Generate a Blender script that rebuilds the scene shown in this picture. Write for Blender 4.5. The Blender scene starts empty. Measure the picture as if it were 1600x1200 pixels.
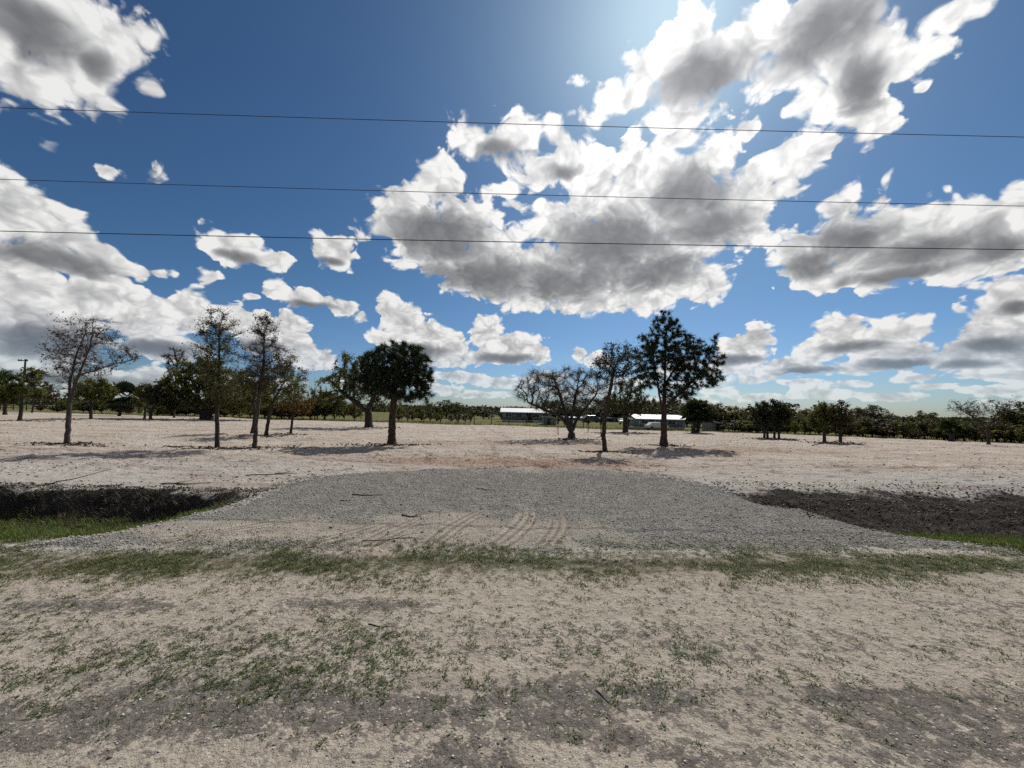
import bpy, bmesh, math, random
import numpy as np
from mathutils import Vector, Matrix

scene = bpy.context.scene
C = scene.collection
R = math.radians

# ------------------------------------------------------------------ camera
CAM_H = 1.6
FPX = 601.0                       # focal length in pixels of a 1600 px wide frame
PITCH, ROLL = R(4.28), R(1.2)
_f = Vector((0, math.cos(PITCH), math.sin(PITCH)))
_r0 = Vector((1, 0, 0)); _u0 = Vector((0, -math.sin(PITCH), math.cos(PITCH)))
_r = _r0 * math.cos(ROLL) + _u0 * math.sin(ROLL)
_u = -_r0 * math.sin(ROLL) + _u0 * math.cos(ROLL)
cam_data = bpy.data.cameras.new('camera')
cam_data.sensor_width = 36.0
cam_data.lens = FPX / 1600 * 36.0
cam_data.clip_start = 0.05
cam_data.clip_end = 20000
cam = bpy.data.objects.new('camera', cam_data)
C.objects.link(cam)
cam.matrix_world = Matrix(((_r.x, _u.x, -_f.x, 0), (_r.y, _u.y, -_f.y, 0), (_r.z, _u.z, -_f.z, CAM_H), (0, 0, 0, 1)))
scene.camera = cam


def bearing(px, py):
    """unit direction of a point of the view"""
    return (_r * ((px - 800) / FPX) + _u * ((600 - py) / FPX) + _f).normalized()


# ------------------------------------------------------------------ world and sun
SUN_EL, SUN_AZ = R(47.5), R(23.5)        # azimuth measured from +Y towards +X
sun_dir = Vector((math.sin(SUN_AZ) * math.cos(SUN_EL), math.cos(SUN_AZ) * math.cos(SUN_EL), math.sin(SUN_EL)))

world = bpy.data.worlds.new('World')
scene.world = world
world.use_nodes = True
wt = world.node_tree
wt.nodes.clear()


class NT:
    """small helper to write node trees as expressions"""
    def __init__(self, tree): self.t = tree
    def put(self, sock, v):
        if v is None: return
        if isinstance(v, bpy.types.NodeSocket): self.t.links.new(v, sock)
        else: sock.default_value = v
    def n(self, typ, **kw):
        nd = self.t.nodes.new(typ)
        for k, v in kw.items(): setattr(nd, k, v)
        return nd
    def m(self, op, a, b=None, c=None, clamp=False):
        nd = self.n('ShaderNodeMath', operation=op); nd.use_clamp = clamp
        for i, v in enumerate((a, b, c)): self.put(nd.inputs[i], v)
        return nd.outputs[0]
    def v(self, op, a, b=None, c=None, s=None):
        nd = self.n('ShaderNodeVectorMath', operation=op)
        for i, x in enumerate((a, b, c)): self.put(nd.inputs[i], x)
        if s is not None: self.put(nd.inputs['Scale'], s)
        return nd.outputs['Value'] if op in ('LENGTH', 'DOT_PRODUCT', 'DISTANCE') else nd.outputs['Vector']
    def sep(self, a):
        nd = self.n('ShaderNodeSeparateXYZ'); self.put(nd.inputs[0], a); return nd.outputs
    def comb(self, x, y, z):
        nd = self.n('ShaderNodeCombineXYZ')
        for i, q in enumerate((x, y, z)): self.put(nd.inputs[i], q)
        return nd.outputs[0]
    def noise(self, vec, scale, detail=4, rough=0.5, dist=0.0, color=False, lac=2.0):
        nd = self.n('ShaderNodeTexNoise'); self.put(nd.inputs['Vector'], vec)
        self.put(nd.inputs['Scale'], scale); self.put(nd.inputs['Detail'], detail)
        self.put(nd.inputs['Roughness'], rough); self.put(nd.inputs['Distortion'], dist)
        self.put(nd.inputs['Lacunarity'], lac)
        return nd.outputs['Color'] if color else nd.outputs[0]
    def voro(self, vec, scale, detail=0, rough=0.5, out='Distance', rnd=1.0, feature='F1', norm=False):
        nd = self.n('ShaderNodeTexVoronoi', feature=feature); self.put(nd.inputs['Vector'], vec)
        self.put(nd.inputs['Scale'], scale); self.put(nd.inputs['Detail'], detail)
        self.put(nd.inputs['Roughness'], rough); self.put(nd.inputs['Randomness'], rnd)
        nd.normalize = norm
        return nd.outputs[out]
    def mr(self, v, a, b, c=0.0, d=1.0, smooth=False):
        nd = self.n('ShaderNodeMapRange'); nd.clamp = True
        if smooth: nd.interpolation_type = 'SMOOTHSTEP'
        for i, x in enumerate((v, a, b, c, d)): self.put(nd.inputs[i], x)
        return nd.outputs[0]
    def mix(self, f, a, b, blend='MIX'):
        nd = self.n('ShaderNodeMix', data_type='RGBA', blend_type=blend); nd.clamp_factor = True
        self.put(nd.inputs[0], f); self.put(nd.inputs[6], a); self.put(nd.inputs[7], b)
        return nd.outputs[2]
    def attr(self, name, out='Fac'):
        nd = self.n('ShaderNodeAttribute'); nd.attribute_name = name; return nd.outputs[out]


def rgb(r, g, b): return (r, g, b, 1.0)


# the cumulus in the sky: centre and half-size of each billow, by bearing
BILLOWS = [
    # high cloud on the left
    (90, 30, 150, 75), (35, 110, 95, 55), (135, 115, 75, 60), (232, 130, 28, 26), (25, 165, 32, 18), (185, 172, 32, 20), (175, 60, 50, 70),
    (80, 228, 24, 10), (165, 261, 20, 6), (243, 273, 17, 17),
    # left bank
    (15, 320, 85, 55), (85, 370, 90, 45), (150, 402, 60, 30), (30, 400, 110, 28), (200, 418, 30, 14), (243, 421, 13, 8), (277, 425, 8, 6),
    (45, 450, 115, 34), (165, 462, 80, 36), (60, 505, 120, 45), (225, 500, 60, 40), (300, 490, 42, 32), (235, 478, 24, 20), (305, 470, 24, 20), (365, 500, 34, 26), (405, 520, 45, 32), (450, 502, 28, 17), (455, 540, 45, 28), (500, 562, 38, 18),
    (30, 545, 140, 30), (260, 545, 80, 22), (90, 590, 200, 13), (290, 590, 90, 14),
    # small ones over the left trees
    (362, 388, 48, 27), (425, 408, 26, 14), (330, 433, 16, 10), (518, 392, 36, 28), (505, 372, 20, 14),
    (428, 455, 26, 16), (478, 468, 40, 15), (535, 482, 30, 14), (566, 494, 10, 9), (395, 463, 12, 6),
    # towers behind the round pine
    (606, 476, 22, 24), (632, 502, 34, 30), (668, 532, 42, 30), (708, 540, 22, 20), (600, 530, 26, 13), (690, 562, 60, 14),
    (762, 518, 30, 26), (800, 540, 46, 22), (836, 550, 24, 16), (770, 558, 80, 12), (905, 552, 14, 10), (935, 562, 24, 13),
    (720, 590, 44, 9), (785, 598, 50, 9), (750, 616, 70, 6), (690, 606, 40, 6),
    # the great cloud: left lobe
    (690, 288, 42, 40), (650, 312, 40, 34), (612, 335, 34, 34), (650, 352, 70, 44), (725, 345, 60, 46), (775, 385, 60, 40), (690, 400, 75, 36), (760, 432, 85, 36), (835, 455, 85, 34), (915, 474, 80, 22), (1000, 452, 90, 38), (560, 372, 24, 12),
    # upper middle, round the notch of blue
    (748, 222, 42, 32), (800, 228, 60, 40), (866, 214, 26, 30), (880, 250, 50, 34), (835, 270, 45, 22), (792, 292, 22, 13), (808, 316, 14, 10),
    (870, 345, 46, 40), (925, 310, 52, 45), (985, 258, 42, 44), (940, 265, 36, 28), (1000, 330, 95, 60), (1060, 280, 80, 55), (950, 395, 95, 52), (1055, 400, 85, 50), (1120, 330, 85, 50), (1185, 285, 60, 42), (1245, 255, 58, 40), (1282, 236, 32, 26), (1172, 210, 18, 14), (1105, 250, 55, 34), (1095, 440, 40, 38), (1170, 365, 55, 22),
    # under the sun
    (1085, 60, 50, 50), (1030, 110, 52, 46), (985, 150, 50, 30), (938, 182, 30, 14), (1100, 110, 90, 62), (1060, 185, 70, 28), (1160, 90, 90, 62), (1250, 60, 130, 66), (1340, 110, 78, 66), (1350, 185, 48, 44), (1290, 150, 46, 36), (1410, 70, 75, 46), (1470, 20, 70, 30), (1340, 20, 150, 46),
    # right bank
    (1312, 325, 32, 34), (1385, 305, 14, 22), (1335, 372, 88, 46), (1255, 392, 60, 34), (1450, 345, 62, 34), (1440, 388, 110, 40), (1545, 360, 75, 46), (1600, 345, 60, 50), (1345, 432, 90, 22), (1285, 440, 50, 14), (1500, 415, 110, 26),
    (1575, 470, 52, 36), (1545, 515, 62, 44), (1605, 545, 80, 56), (1515, 552, 60, 24), (1570, 585, 90, 13), (1500, 486, 10, 8),
    # right, low
    (1185, 526, 28, 20), (1160, 548, 46, 22), (1130, 572, 40, 16), (1308, 512, 40, 22), (1350, 532, 60, 26), (1412, 516, 42, 20), (1285, 545, 50, 20), (1400, 555, 70, 22), (1235, 572, 60, 17), (1340, 575, 50, 10), (1180, 590, 40, 9), (1480, 566, 60, 14), (1250, 600, 36, 7), (1295, 616, 70, 9), (1400, 620, 50, 7), (1180, 620, 50, 7), (1465, 604, 34, 6), (1555, 612, 60, 8), (1125, 612, 30, 6),
    # fillings of the great cloud and the banks
    (909, 445, 55, 28), (1300, 75, 62, 40), (1198, 105, 52, 38), (831, 410, 50, 32), (894, 350, 46, 32), (1269, 420, 52, 20), (31, 65, 64, 48), (117, 424, 62, 15), (1060, 225, 52, 30), (1080, 370, 60, 40), (1420, 375, 60, 30),
    # far banks low over the horizon
    (60, 618, 120, 10), (230, 612, 60, 8), (400, 600, 80, 10), (560, 600, 50, 9), (640, 595, 40, 8), (850, 590, 40, 9), (900, 612, 70, 8), (980, 596, 40, 8), (1060, 575, 40, 12), (1090, 600, 50, 8), (1330, 600, 60, 6), (1430, 590, 50, 7), (1600, 630, 80, 7), (1060, 626, 60, 6),
    # tatters
    (1055, 130, 10, 8), (775, 165, 9, 6), (905, 128, 9, 6), (890, 180, 8, 8), (1440, 142, 12, 7), (1478, 298, 8, 5), (1505, 470, 9, 5), (1120, 160, 8, 5),
]


# where those clouds are deepest, seen from below: their flat bases
BASES = [
    (50, 40, 110, 55), (80, 408, 130, 22), (70, 535, 140, 26), (245, 545, 80, 13), (90, 592, 190, 9),
    (690, 372, 85, 42), (770, 432, 110, 34), (880, 440, 90, 32), (950, 380, 105, 55), (1020, 425, 80, 28), (1080, 305, 60, 46), (1110, 355, 80, 28),
    (1100, 125, 80, 42), (1290, 55, 95, 66), (1345, 125, 48, 50), (1330, 372, 66, 38), (1265, 412, 60, 24), (1440, 392, 105, 26), (1400, 428, 100, 13), (1555, 388, 65, 22),
    (660, 548, 40, 12), (790, 560, 56, 8), (1262, 580, 56, 8), (1400, 570, 66, 9), (1335, 542, 56, 10), (1550, 538, 56, 12), (1590, 482, 34, 11), (1510, 568, 56, 8), (1150, 562, 44, 8),
    (365, 402, 36, 8), (520, 408, 22, 7), (485, 477, 44, 5), (405, 540, 40, 10), (155, 100, 30, 30), (780, 238, 36, 16), (880, 262, 30, 14),
]


def azel(v): return math.atan2(v.x, v.y), math.asin(max(-1, min(1, v.z)))


k = NT(wt)
tc = k.n('ShaderNodeTexCoord').outputs['Generated']
D = k.v('NORMALIZE', tc)
Dz = k.sep(D)[2]
absz = k.m('MAXIMUM', Dz, 0.0)
near = k.mr(absz, 0.03, 0.62, 0.22, 1.0)           # apparent size of a billow: small near the horizon
inv = k.m('DIVIDE', 1.9, k.m('ADD', absz, 0.80))
sunv = tuple(sun_dir)
P = k.v('SCALE', D, s=inv)
W = k.v('SUBTRACT', k.noise(P, 6.0, 2, 0.55, color=True), (0.5, 0.5, 0.5))
Dw = k.v('NORMALIZE', k.v('ADD', D, k.v('SCALE', W, s=k.m('MULTIPLY', near, 0.055))))
wx, wy, wz = k.sep(Dw)
q = k.comb(k.m('ARCTAN2', wx, wy), k.m('ARCSINE', wz), 0.0)


def billow(b, unit):
    cx, cy, rx, ry = b
    a0, e0 = azel(bearing(cx, cy))
    a1, _ = azel(bearing(cx - rx, cy)); a2, _ = azel(bearing(cx + rx, cy))
    _, e1 = azel(bearing(cx, cy - ry)); _, e2 = azel(bearing(cx, cy + ry))
    ra = abs(a2 - a1) / 2; re = abs(e1 - e2) / 2
    r = 1.0 if unit else min(ra * math.cos(e0), re) ** 0.6 * 0.60
    l = k.v('LENGTH', k.v('MULTIPLY_ADD', q, (1 / ra, 1 / re, 0), (-a0 / ra, -e0 / re, 0)))
    return k.m('MULTIPLY_ADD', l, -r, r)


# how far inside a billow a bearing lies. Outside the part of the sky that was measured
# the same kind of clouds go on, by noise
wide = k.m('SUBTRACT', k.noise(P, 2.2, 1, 0.45), 0.47)
qs = k.sep(q)
outside = k.m('MAXIMUM', k.mr(k.m('ABSOLUTE', qs[0]), R(55), R(63)), k.mr(qs[1], R(50), R(58)))
acc = k.m('ADD', k.m('MULTIPLY_ADD', outside, 0.3, -0.3), k.m('MULTIPLY', wide, 0.8))
acc = k.m('MINIMUM', acc, k.m('MULTIPLY', k.m('SUBTRACT', outside, 0.5), 0.6))
acc = k.m('MAXIMUM', acc, -0.3)
wide_base = k.m('MULTIPLY', acc, 8.0)
for i, b in enumerate(BILLOWS):
    if i % 40 == 0:                  # keeps the shader's working memory small: the next forty wait for these
        q = k.v('MULTIPLY_ADD', (1e-6, 1e-6, 0), acc, q)
    acc = k.m('SMOOTH_MAX', acc, billow(b, False), 0.028)
q = k.v('MULTIPLY_ADD', (1e-6, 1e-6, 0), acc, q)
base = wide_base
for b in BASES:
    base = k.m('SMOOTH_MAX', base, billow(b, True), 0.25)

P2 = k.v('MULTIPLY_ADD', W, (0.11, 0.11, 0.11), P)
n1 = k.m('SUBTRACT', k.noise(P2, 13.0, 8, 0.56), 0.5)


def domes(vec, detail):
    """rounded billows of several sizes: 1 on top of a dome, 0 in the creases"""
    v_ = k.voro(vec, 12.0, detail, 0.5, norm=True)
    return k.m('SUBTRACT', 1.0, k.m('MULTIPLY', v_, 1.0))


P3 = k.v('MULTIPLY_ADD', n1, (0.05, 0.05, 0.05), P2)
vo = domes(P3, 2)
relief = k.m('MULTIPLY_ADD', n1, 0.17, k.m('MULTIPLY', k.m('SUBTRACT', vo, 0.7), 0.34))
F0 = k.m('MULTIPLY_ADD', near, k.m('ADD', relief, 0.016), acc)
# the same billows a little nearer the sun: what stands in the way of its light
P4 = k.v('MULTIPLY_ADD', sunv, (0.022, 0.022, 0.022), k.v('MULTIPLY_ADD', vo, (1e-6, 1e-6, 1e-6), P3))
vo2 = domes(P4, 2)
n2 = k.m('SUBTRACT', k.noise(k.v('MULTIPLY_ADD', sunv, (0.04, 0.04, 0.04), P2), 13.0, 3, 0.6), 0.5)
facing = k.m('SUBTRACT', vo, vo2)

soft = k.m('MULTIPLY', near, k.mr(W, -0.1, 0.14, 0.02, 0.075))
alpha = k.mr(F0, 0.0, soft, smooth=True)
h0 = k.m('DIVIDE', k.m('MAXIMUM', F0, 0.0), near)
core = k.mr(k.m('MULTIPLY_ADD', n1, 0.8, base), -0.35, 0.85, smooth=True)
depth = k.m('MULTIPLY_ADD', core, 1.9, k.m('MULTIPLY', k.m('MAXIMUM', k.m('MULTIPLY_ADD', n2, 0.3, h0), 0.0), 2.2))
depth = k.m('MULTIPLY_ADD', facing, -2.4, depth)
depth = k.m('MULTIPLY_ADD', k.m('SUBTRACT', vo, 0.72), -1.8, depth)
T = k.m('EXPONENT', k.m('MULTIPLY', k.m('MAXIMUM', depth, 0.0), -1.0))
# light scattered forward is strongest round the sun
cosg = k.v('DOT_PRODUCT', D, sunv)
fwd = k.m('POWER', k.m('MAXIMUM', cosg, 0.0), 10.0)
lit = k.m('MULTIPLY_ADD', fwd, 4.0, 8.4)
grey = k.m('MULTIPLY_ADD', fwd, 1.3, 1.05)
bright = k.m('MULTIPLY_ADD', T, k.m('SUBTRACT', lit, grey), grey)
tint = k.mix(k.m('POWER', T, 0.6), rgb(0.95, 0.985, 1.06), rgb(1.0, 0.995, 0.975))
cloud = k.v('SCALE', tint, s=bright)

sky = k.n('ShaderNodeTexSky')
sky.sky_type = 'NISHITA'
sky.sun_disc = False
sky.sun_elevation = SUN_EL
sky.sun_rotation = SUN_AZ
sky.altitude = 0
sky.air_density = 1.0
sky.dust_density = 0.75
sky.ozone_density = 2.0
gm = k.n('ShaderNodeGamma'); wt.links.new(k.v('SCALE', sky.outputs[0], s=0.1), gm.inputs[0]); gm.inputs[1].default_value = 1.3
skyc = k.mix(1.0, gm.outputs[0], k.mix(k.mr(absz, 0.0, 0.3), rgb(5.1, 6.4, 8.8), rgb(4.7, 6.6, 7.4)), 'MULTIPLY')
# distant cloud takes on the colour of the air in front of it
far = k.mr(absz, 0.0, 0.16, 0.55, 0.0)
cloud = k.mix(far, cloud, skyc)
col = k.mix(alpha, skyc, cloud)
bg = k.n('ShaderNodeBackground')
wt.links.new(col, bg.inputs[0])
bg.inputs[1].default_value = 0.1
wo = k.n('ShaderNodeOutputWorld')
wt.links.new(bg.outputs[0], wo.inputs[0])
world.cycles.sampling_method = 'NONE'

sun_data = bpy.data.lights.new('sun', 'SUN')
sun_data.energy = 4.2
sun_data.angle = R(0.53)
sun_data.color = (1.0, 0.955, 0.88)
sun = bpy.data.objects.new('sun', sun_data)
C.objects.link(sun)
sun.rotation_euler = (-sun_dir).to_track_quat('-Z', 'Y').to_euler()

scene.view_settings.view_transform = 'Standard'
scene.view_settings.look = 'None'
scene.view_settings.exposure = 0.0
scene.view_settings.gamma = 1.0
scene.view_settings.use_curve_mapping = False
scene.cycles.use_denoising = False
scene.render.filter_size = 1.25
scene.cycles.use_adaptive_sampling = True
scene.cycles.adaptive_threshold = 0.02
scene.cycles.adaptive_min_samples = 12
scene.cycles.max_bounces = 5
scene.cycles.diffuse_bounces = 2
scene.cycles.glossy_bounces = 2
scene.cycles.transmission_bounces = 3
scene.cycles.transparent_max_bounces = 6
scene.cycles.sample_clamp_indirect = 4.0

# ------------------------------------------------------------------ helpers
rng = np.random.default_rng(11)
random.seed(11)


def at(px, py, Y):
    """the point on the bearing (px, py) that stands Y metres down the field"""
    d = bearing(px, py); t = Y / d.y
    return Vector((d.x * t, Y, CAM_H + d.z * t))


def on_ground(px, py, z=0.0):
    d = bearing(px, py); t = (z - CAM_H) / d.z
    return Vector((d.x * t, d.y * t, z))


def _hash(ix, iy, seed):
    h = (ix.astype(np.int64) * 374761393 + iy.astype(np.int64) * 668265263 + seed * 974634721) & 0xFFFFFFFF
    h = ((h ^ (h >> 13)) * 1274126177) & 0xFFFFFFFF
    return ((h ^ (h >> 16)) & 0xFFFF) / 65535.0


def vnoise(x, y, seed=0):
    ix = np.floor(x); iy = np.floor(y)
    fx = x - ix; fy = y - iy
    fx = fx * fx * (3 - 2 * fx); fy = fy * fy * (3 - 2 * fy)
    a = _hash(ix, iy, seed); b = _hash(ix + 1, iy, seed); c = _hash(ix, iy + 1, seed); d = _hash(ix + 1, iy + 1, seed)
    return (a + (b - a) * fx) * (1 - fy) + (c + (d - c) * fx) * fy


def fbm(x, y, octaves=4, seed=0, gain=0.5):
    s = 0.0; a = 1.0; tot = 0.0
    for o in range(octaves):
        s = s + a * vnoise(x * 2 ** o + 17.3 * o, y * 2 ** o - 9.1 * o, seed + o); tot += a; a *= gain
    return s / tot


def sstep(a, b, x):
    t = np.clip((x - a) / (b - a), 0, 1)
    return t * t * (3 - 2 * t)


def mesh_np(name, verts, faces, attrs=None, smooth=False):
    """verts (N,3), faces (M,k) -> mesh; attrs: name -> one float for each vertex"""
    verts = np.ascontiguousarray(verts, np.float32); faces = np.ascontiguousarray(faces, np.int32)
    me = bpy.data.meshes.new(name)
    n, m, kk = len(verts), len(faces), faces.shape[1]
    me.vertices.add(n); me.vertices.foreach_set('co', verts.ravel())
    me.loops.add(m * kk); me.loops.foreach_set('vertex_index', faces.ravel())
    me.polygons.add(m)
    me.polygons.foreach_set('loop_start', np.arange(0, m * kk, kk, dtype=np.int32))
    me.polygons.foreach_set('loop_total', np.full(m, kk, np.int32))
    if smooth: me.polygons.foreach_set('use_smooth', np.ones(m, bool))
    for an, av in (attrs or {}).items():
        a = me.attributes.new(an, 'FLOAT', 'POINT'); a.data.foreach_set('value', np.ascontiguousarray(av, np.float32))
    me.update(); me.validate()
    return me


def link(name, me, mat=None, parent=None):
    o = bpy.data.objects.new(name, me); C.objects.link(o)
    if mat is not None and me is not None and not me.materials: me.materials.append(mat)
    if parent is not None: o.parent = parent
    return o


def tag(o, label=None, cat=None, group=None, kind=None):
    if label: o['label'] = label
    if cat: o['category'] = cat
    if group: o['group'] = group
    if kind: o['kind'] = kind
    return o


def thing(name, label, cat, loc=(0, 0, 0), rz=0.0, group=None):
    o = bpy.data.objects.new(name, None); C.objects.link(o)
    o.location = loc; o.rotation_euler = (0, 0, rz); o.empty_display_size = 0.3
    return tag(o, label, cat, group)


def new_mat(name):
    m = bpy.data.materials.new(name); m.use_nodes = True
    t = m.node_tree; b = t.nodes['Principled BSDF']
    b.inputs['Specular IOR Level'].default_value = 0.12
    return m, NT(t), b


def simple_mat(name, col, rough=0.8, var=0.25, scale=6.0, metal=0.0, bump=0.0, spec=0.3):
    m, kk, b = new_mat(name)
    tcx = kk.n('ShaderNodeTexCoord').outputs['Object']
    nz = kk.noise(tcx, scale, 5, 0.6)
    c0 = rgb(*[c * (1 - var) for c in col]); c1 = rgb(*[min(1, c * (1 + var)) for c in col])
    kk.put(b.inputs['Base Color'], kk.mix(kk.mr(nz, 0.3, 0.7), c0, c1))
    b.inputs['Roughness'].default_value = rough; b.inputs['Metallic'].default_value = metal
    b.inputs['Specular IOR Level'].default_value = spec
    if bump:
        bn = kk.n('ShaderNodeBump'); bn.inputs['Strength'].default_value = bump; bn.inputs['Distance'].default_value = 0.02
        kk.put(bn.inputs['Height'], nz); kk.put(b.inputs['Normal'], bn.outputs[0])
    return m


# ------------------------------------------------------------------ terrain
FAR_X = np.array([-400, -86.8, -45, -7.9, 14.2, 27.5, 42.5, 60, 400.0])
FAR_Y = np.array([95, 65.6, 57.5, 48.2, 42.5, 37.6, 32.0, 27.5, -20.0])


def far_edge(x): return np.interp(x, FAR_X, FAR_Y)


DL_Y = np.array([3.6, 4.5, 5.1, 5.5, 6.2, 6.8, 8.2, 9.2, 10.2, 10.85, 11.7, 12.2])      # left and right edge of the gravel, by distance
DL_X = np.array([-6.0, -5.3, -5.0, -4.85, -4.48, -4.55, -4.68, -4.45, -3.0, -1.8, 0.6, 1.4])
DR_X = np.array([6.6, 6.5, 6.2, 5.75, 5.45, 5.05, 4.72, 4.5, 4.05, 3.62, 2.5, 1.5])


def drive_mask(x, y):
    """metres inside the gravel (negative outside)"""
    l = np.interp(y, DL_Y, DL_X); r = np.interp(y, DL_Y, DR_X)
    d = np.minimum(x - l, r - x)
    d = np.minimum(d, 12.0 - y)
    d = np.minimum(d, y - (4.45 + 0.055 * x))
    return d


def wob(x, y, s, seed): return fbm(x * s, y * s, 4, seed) - 0.5


def zones(x, y):
    d = drive_mask(x, y) + 0.5 * wob(x, y, 0.9, 3) + 0.18 * wob(x, y, 4.0, 5)
    side_l = sstep(-4.55, -5.55, x - 0.35 * wob(x, y, 1.2, 8)); side_r = sstep(5.0, 6.0, x - 0.35 * wob(x, y, 1.2, 9)) * sstep(4.9, 5.6, y - 0.3 * (6.4 - np.clip(x, 5, 6.4)))
    top_l = 7.35 + 0.5 * wob(x, x * 0, 0.7, 21); top_r = 8.95 + 0.07 * (x - 6) + 0.7 * wob(x, x * 0, 0.5, 22)
    # the right bank comes further along the drive than the left one
    side_r = np.maximum(side_r, sstep(4.45, 5.2, x) * sstep(6.9, 7.9, y))
    pl = sstep(4.5, 6.55, y - 0.1 * x * 0) * (1 - sstep(6.75, top_l, y))
    pr = sstep(5.0, 6.9, y) * (1 - sstep(7.0, top_r, y))
    return d, side_l, side_r, top_l, top_r, pl, pr


def height(x, y, fine=True):
    d, sl, sr, tl, tr, pl, pr = zones(x, y)
    z = -0.46 * sl * pl - 0.42 * sr * pr
    ditch = np.clip(sl * pl + sr * pr, 0, 1)
    z = z + 0.03 * sstep(-0.15, 0.5, d) * (1 - sstep(8.5, 11.5, y))     # the gravel lies a little proud
    lot = sstep(7.5, 10, y)
    z = z + lot * (0.20 * (fbm(x * 0.09, y * 0.09, 2, 31) - 0.5))
    if fine:
        ins = sstep(0.0, 0.3, d)
        rough_lot = lot * (1 - ins)
        # raked and driven over: clods and low furrows
        z = z + rough_lot * (0.15 * (fbm(x * 1.1, y * 2.0, 4, 41) - 0.5) + 0.12 * np.maximum(fbm(x * 2.6 + 3, y * 3.2, 3, 47) - 0.60, 0) * 2)
        z = z + ditch * 0.10 * (fbm(x * 3.1, y * 3.1, 4, 53) - 0.5)
        bank = ((sl > 0.3) & (y > 6.2) & (y < tl + 0.5)) | ((sr > 0.3) & (y > 6.2) & (y < tr + 0.6))
        z = z + np.where(bank, 0.08 * (fbm(x * 5.5, y * 5.5, 3, 59) - 0.5), 0)
        z = z + ins * (0.05 * (fbm(x * 2.2, y * 1.1, 4, 61) - 0.5) - 0.03 * np.exp(-((np.abs(x + 0.3 - 0.12 * (y - 8)) - 0.85) / 0.2) ** 2) - 0.02 * np.exp(-((np.abs(x - 2.2 + 0.1 * (y - 8)) - 0.8) / 0.18) ** 2))
        road = 1 - sstep(3.7, 4.4, y)
        z = z + road * (0.020 * (fbm(x * 0.9, y * 3.0, 4, 67) - 0.5) + 0.010 * (fbm(x * 7, y * 7, 2, 69) - 0.5))
        z = z + sstep(3.6, 4.1, y) * (1 - sstep(4.6, 5.0, y)) * 0.035 * fbm(x * 3, y * 3, 3, 71)
    return z


def tread(x, y):
    """tyre marks pressed into sand carried onto the gravel: mask and the position across the tyre"""
    m = np.zeros_like(x); ph = np.zeros_like(x)
    for (x0, y0, x1, y1, bend, w) in TYRES:
        L = math.hypot(x1 - x0, y1 - y0); ux, uy = (x1 - x0) / L, (y1 - y0) / L
        s = ((x - x0) * ux + (y - y0) * uy); t = (x - x0) * -uy + (y - y0) * ux
        t = t - bend * np.sin(np.clip(s / L, 0, 1) * math.pi)
        k_ = sstep(w, w * 0.7, np.abs(t)) * sstep(-0.05, 0.2, s) * sstep(L + 0.05, L * 0.45, s)
        ph = np.where(k_ > m, t / 0.055 * math.pi, ph); m = np.maximum(m, k_)
    return m, ph


TYRES = [(-1.75, 4.5, -1.05, 6.3, 0.08, 0.20), (-0.95, 4.5, -0.05, 6.9, 0.16, 0.21), (-0.25, 4.5, 0.25, 7.5, -0.26, 0.22), (-2.3, 4.5, -1.55, 5.7, 0.05, 0.18),
         (-4.0, 4.5, -2.3, 6.3, 0.08, 0.19), (0.35, 4.6, 0.75, 6.4, -0.12, 0.18)]


def smear_mask(x, y):
    """sand dragged from the road onto the gravel by turning wheels"""
    a = sstep(0.3, 0.85, np.exp(-(((x + 0.6) / 2.2) ** 2 + ((y - 5.2) / 1.15) ** 2)) * 1.15 + 0.9 * wob(x + 0.35 * y, y * 0.35, 1.6, 83))
    b = sstep(0.3, 0.8, np.exp(-(((x + 3.2) / 2.2) ** 2 + ((y - 5.1) / 0.65) ** 2)) + 0.8 * wob(x * 0.5, y, 1.6, 85))
    return np.maximum(a, b)


WHEELS = [((-0.9, 12.0), (-2.5, 17.0), (-9.0, 24.0), (-24, 30.0)), ((0.2, 12.0), (0.4, 18.0), (-1.0, 26.0), (-4, 44.0)), ((1.2, 12.0), (3.0, 16.0), (8.0, 19.0), (30, 24.0)),
          ((-20, 12.6), (-8, 13.6), (-1, 12.8), (0.5, 11.6)), ((22, 15.2), (10, 14.4), (3, 13.4), (1.5, 11.8)), ((-30, 21), (-12, 19.6), (4, 20.2), (30, 18.4))]


def wheel_tracks(x, y):
    """pairs of wheel marks over the sand"""
    m = np.zeros_like(x)
    for w in WHEELS:
        t = np.linspace(0, 1, 60)
        p = [(1 - t) ** 3 * w[0][i] + 3 * (1 - t) ** 2 * t * w[1][i] + 3 * (1 - t) * t * t * w[2][i] + t ** 3 * w[3][i] for i in (0, 1)]
        box_ = (x > min(p[0]) - 2) & (x < max(p[0]) + 2) & (y > min(p[1]) - 2) & (y < max(p[1]) + 2)
        xx, yy = x[box_], y[box_]
        best = np.full(len(xx), 1e9)
        for i in range(59):
            ax, ay, bx, by = p[0][i], p[1][i], p[0][i + 1], p[1][i + 1]
            L2 = (bx - ax) ** 2 + (by - ay) ** 2
            u = np.clip(((xx - ax) * (bx - ax) + (yy - ay) * (by - ay)) / L2, 0, 1)
            best = np.minimum(best, np.hypot(xx - ax - u * (bx - ax), yy - ay - u * (by - ay)))
        k_ = np.exp(-((best - 0.8) / 0.13) ** 2) * (0.35 + 0.65 * (fbm(xx * 0.7, yy * 0.7, 2, 213) > 0.47))
        m[box_] = np.maximum(m[box_], k_)
    return m


def axis(parts):
    out = []
    for a, b, s in parts: out.append(np.arange(a, b - s * 0.5, s))
    return np.concatenate(out)


def growth(start, step, ratio, end):
    v = [start]
    while v[-1] < end: step *= ratio; v.append(v[-1] + step)
    return np.array(v)


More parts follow.
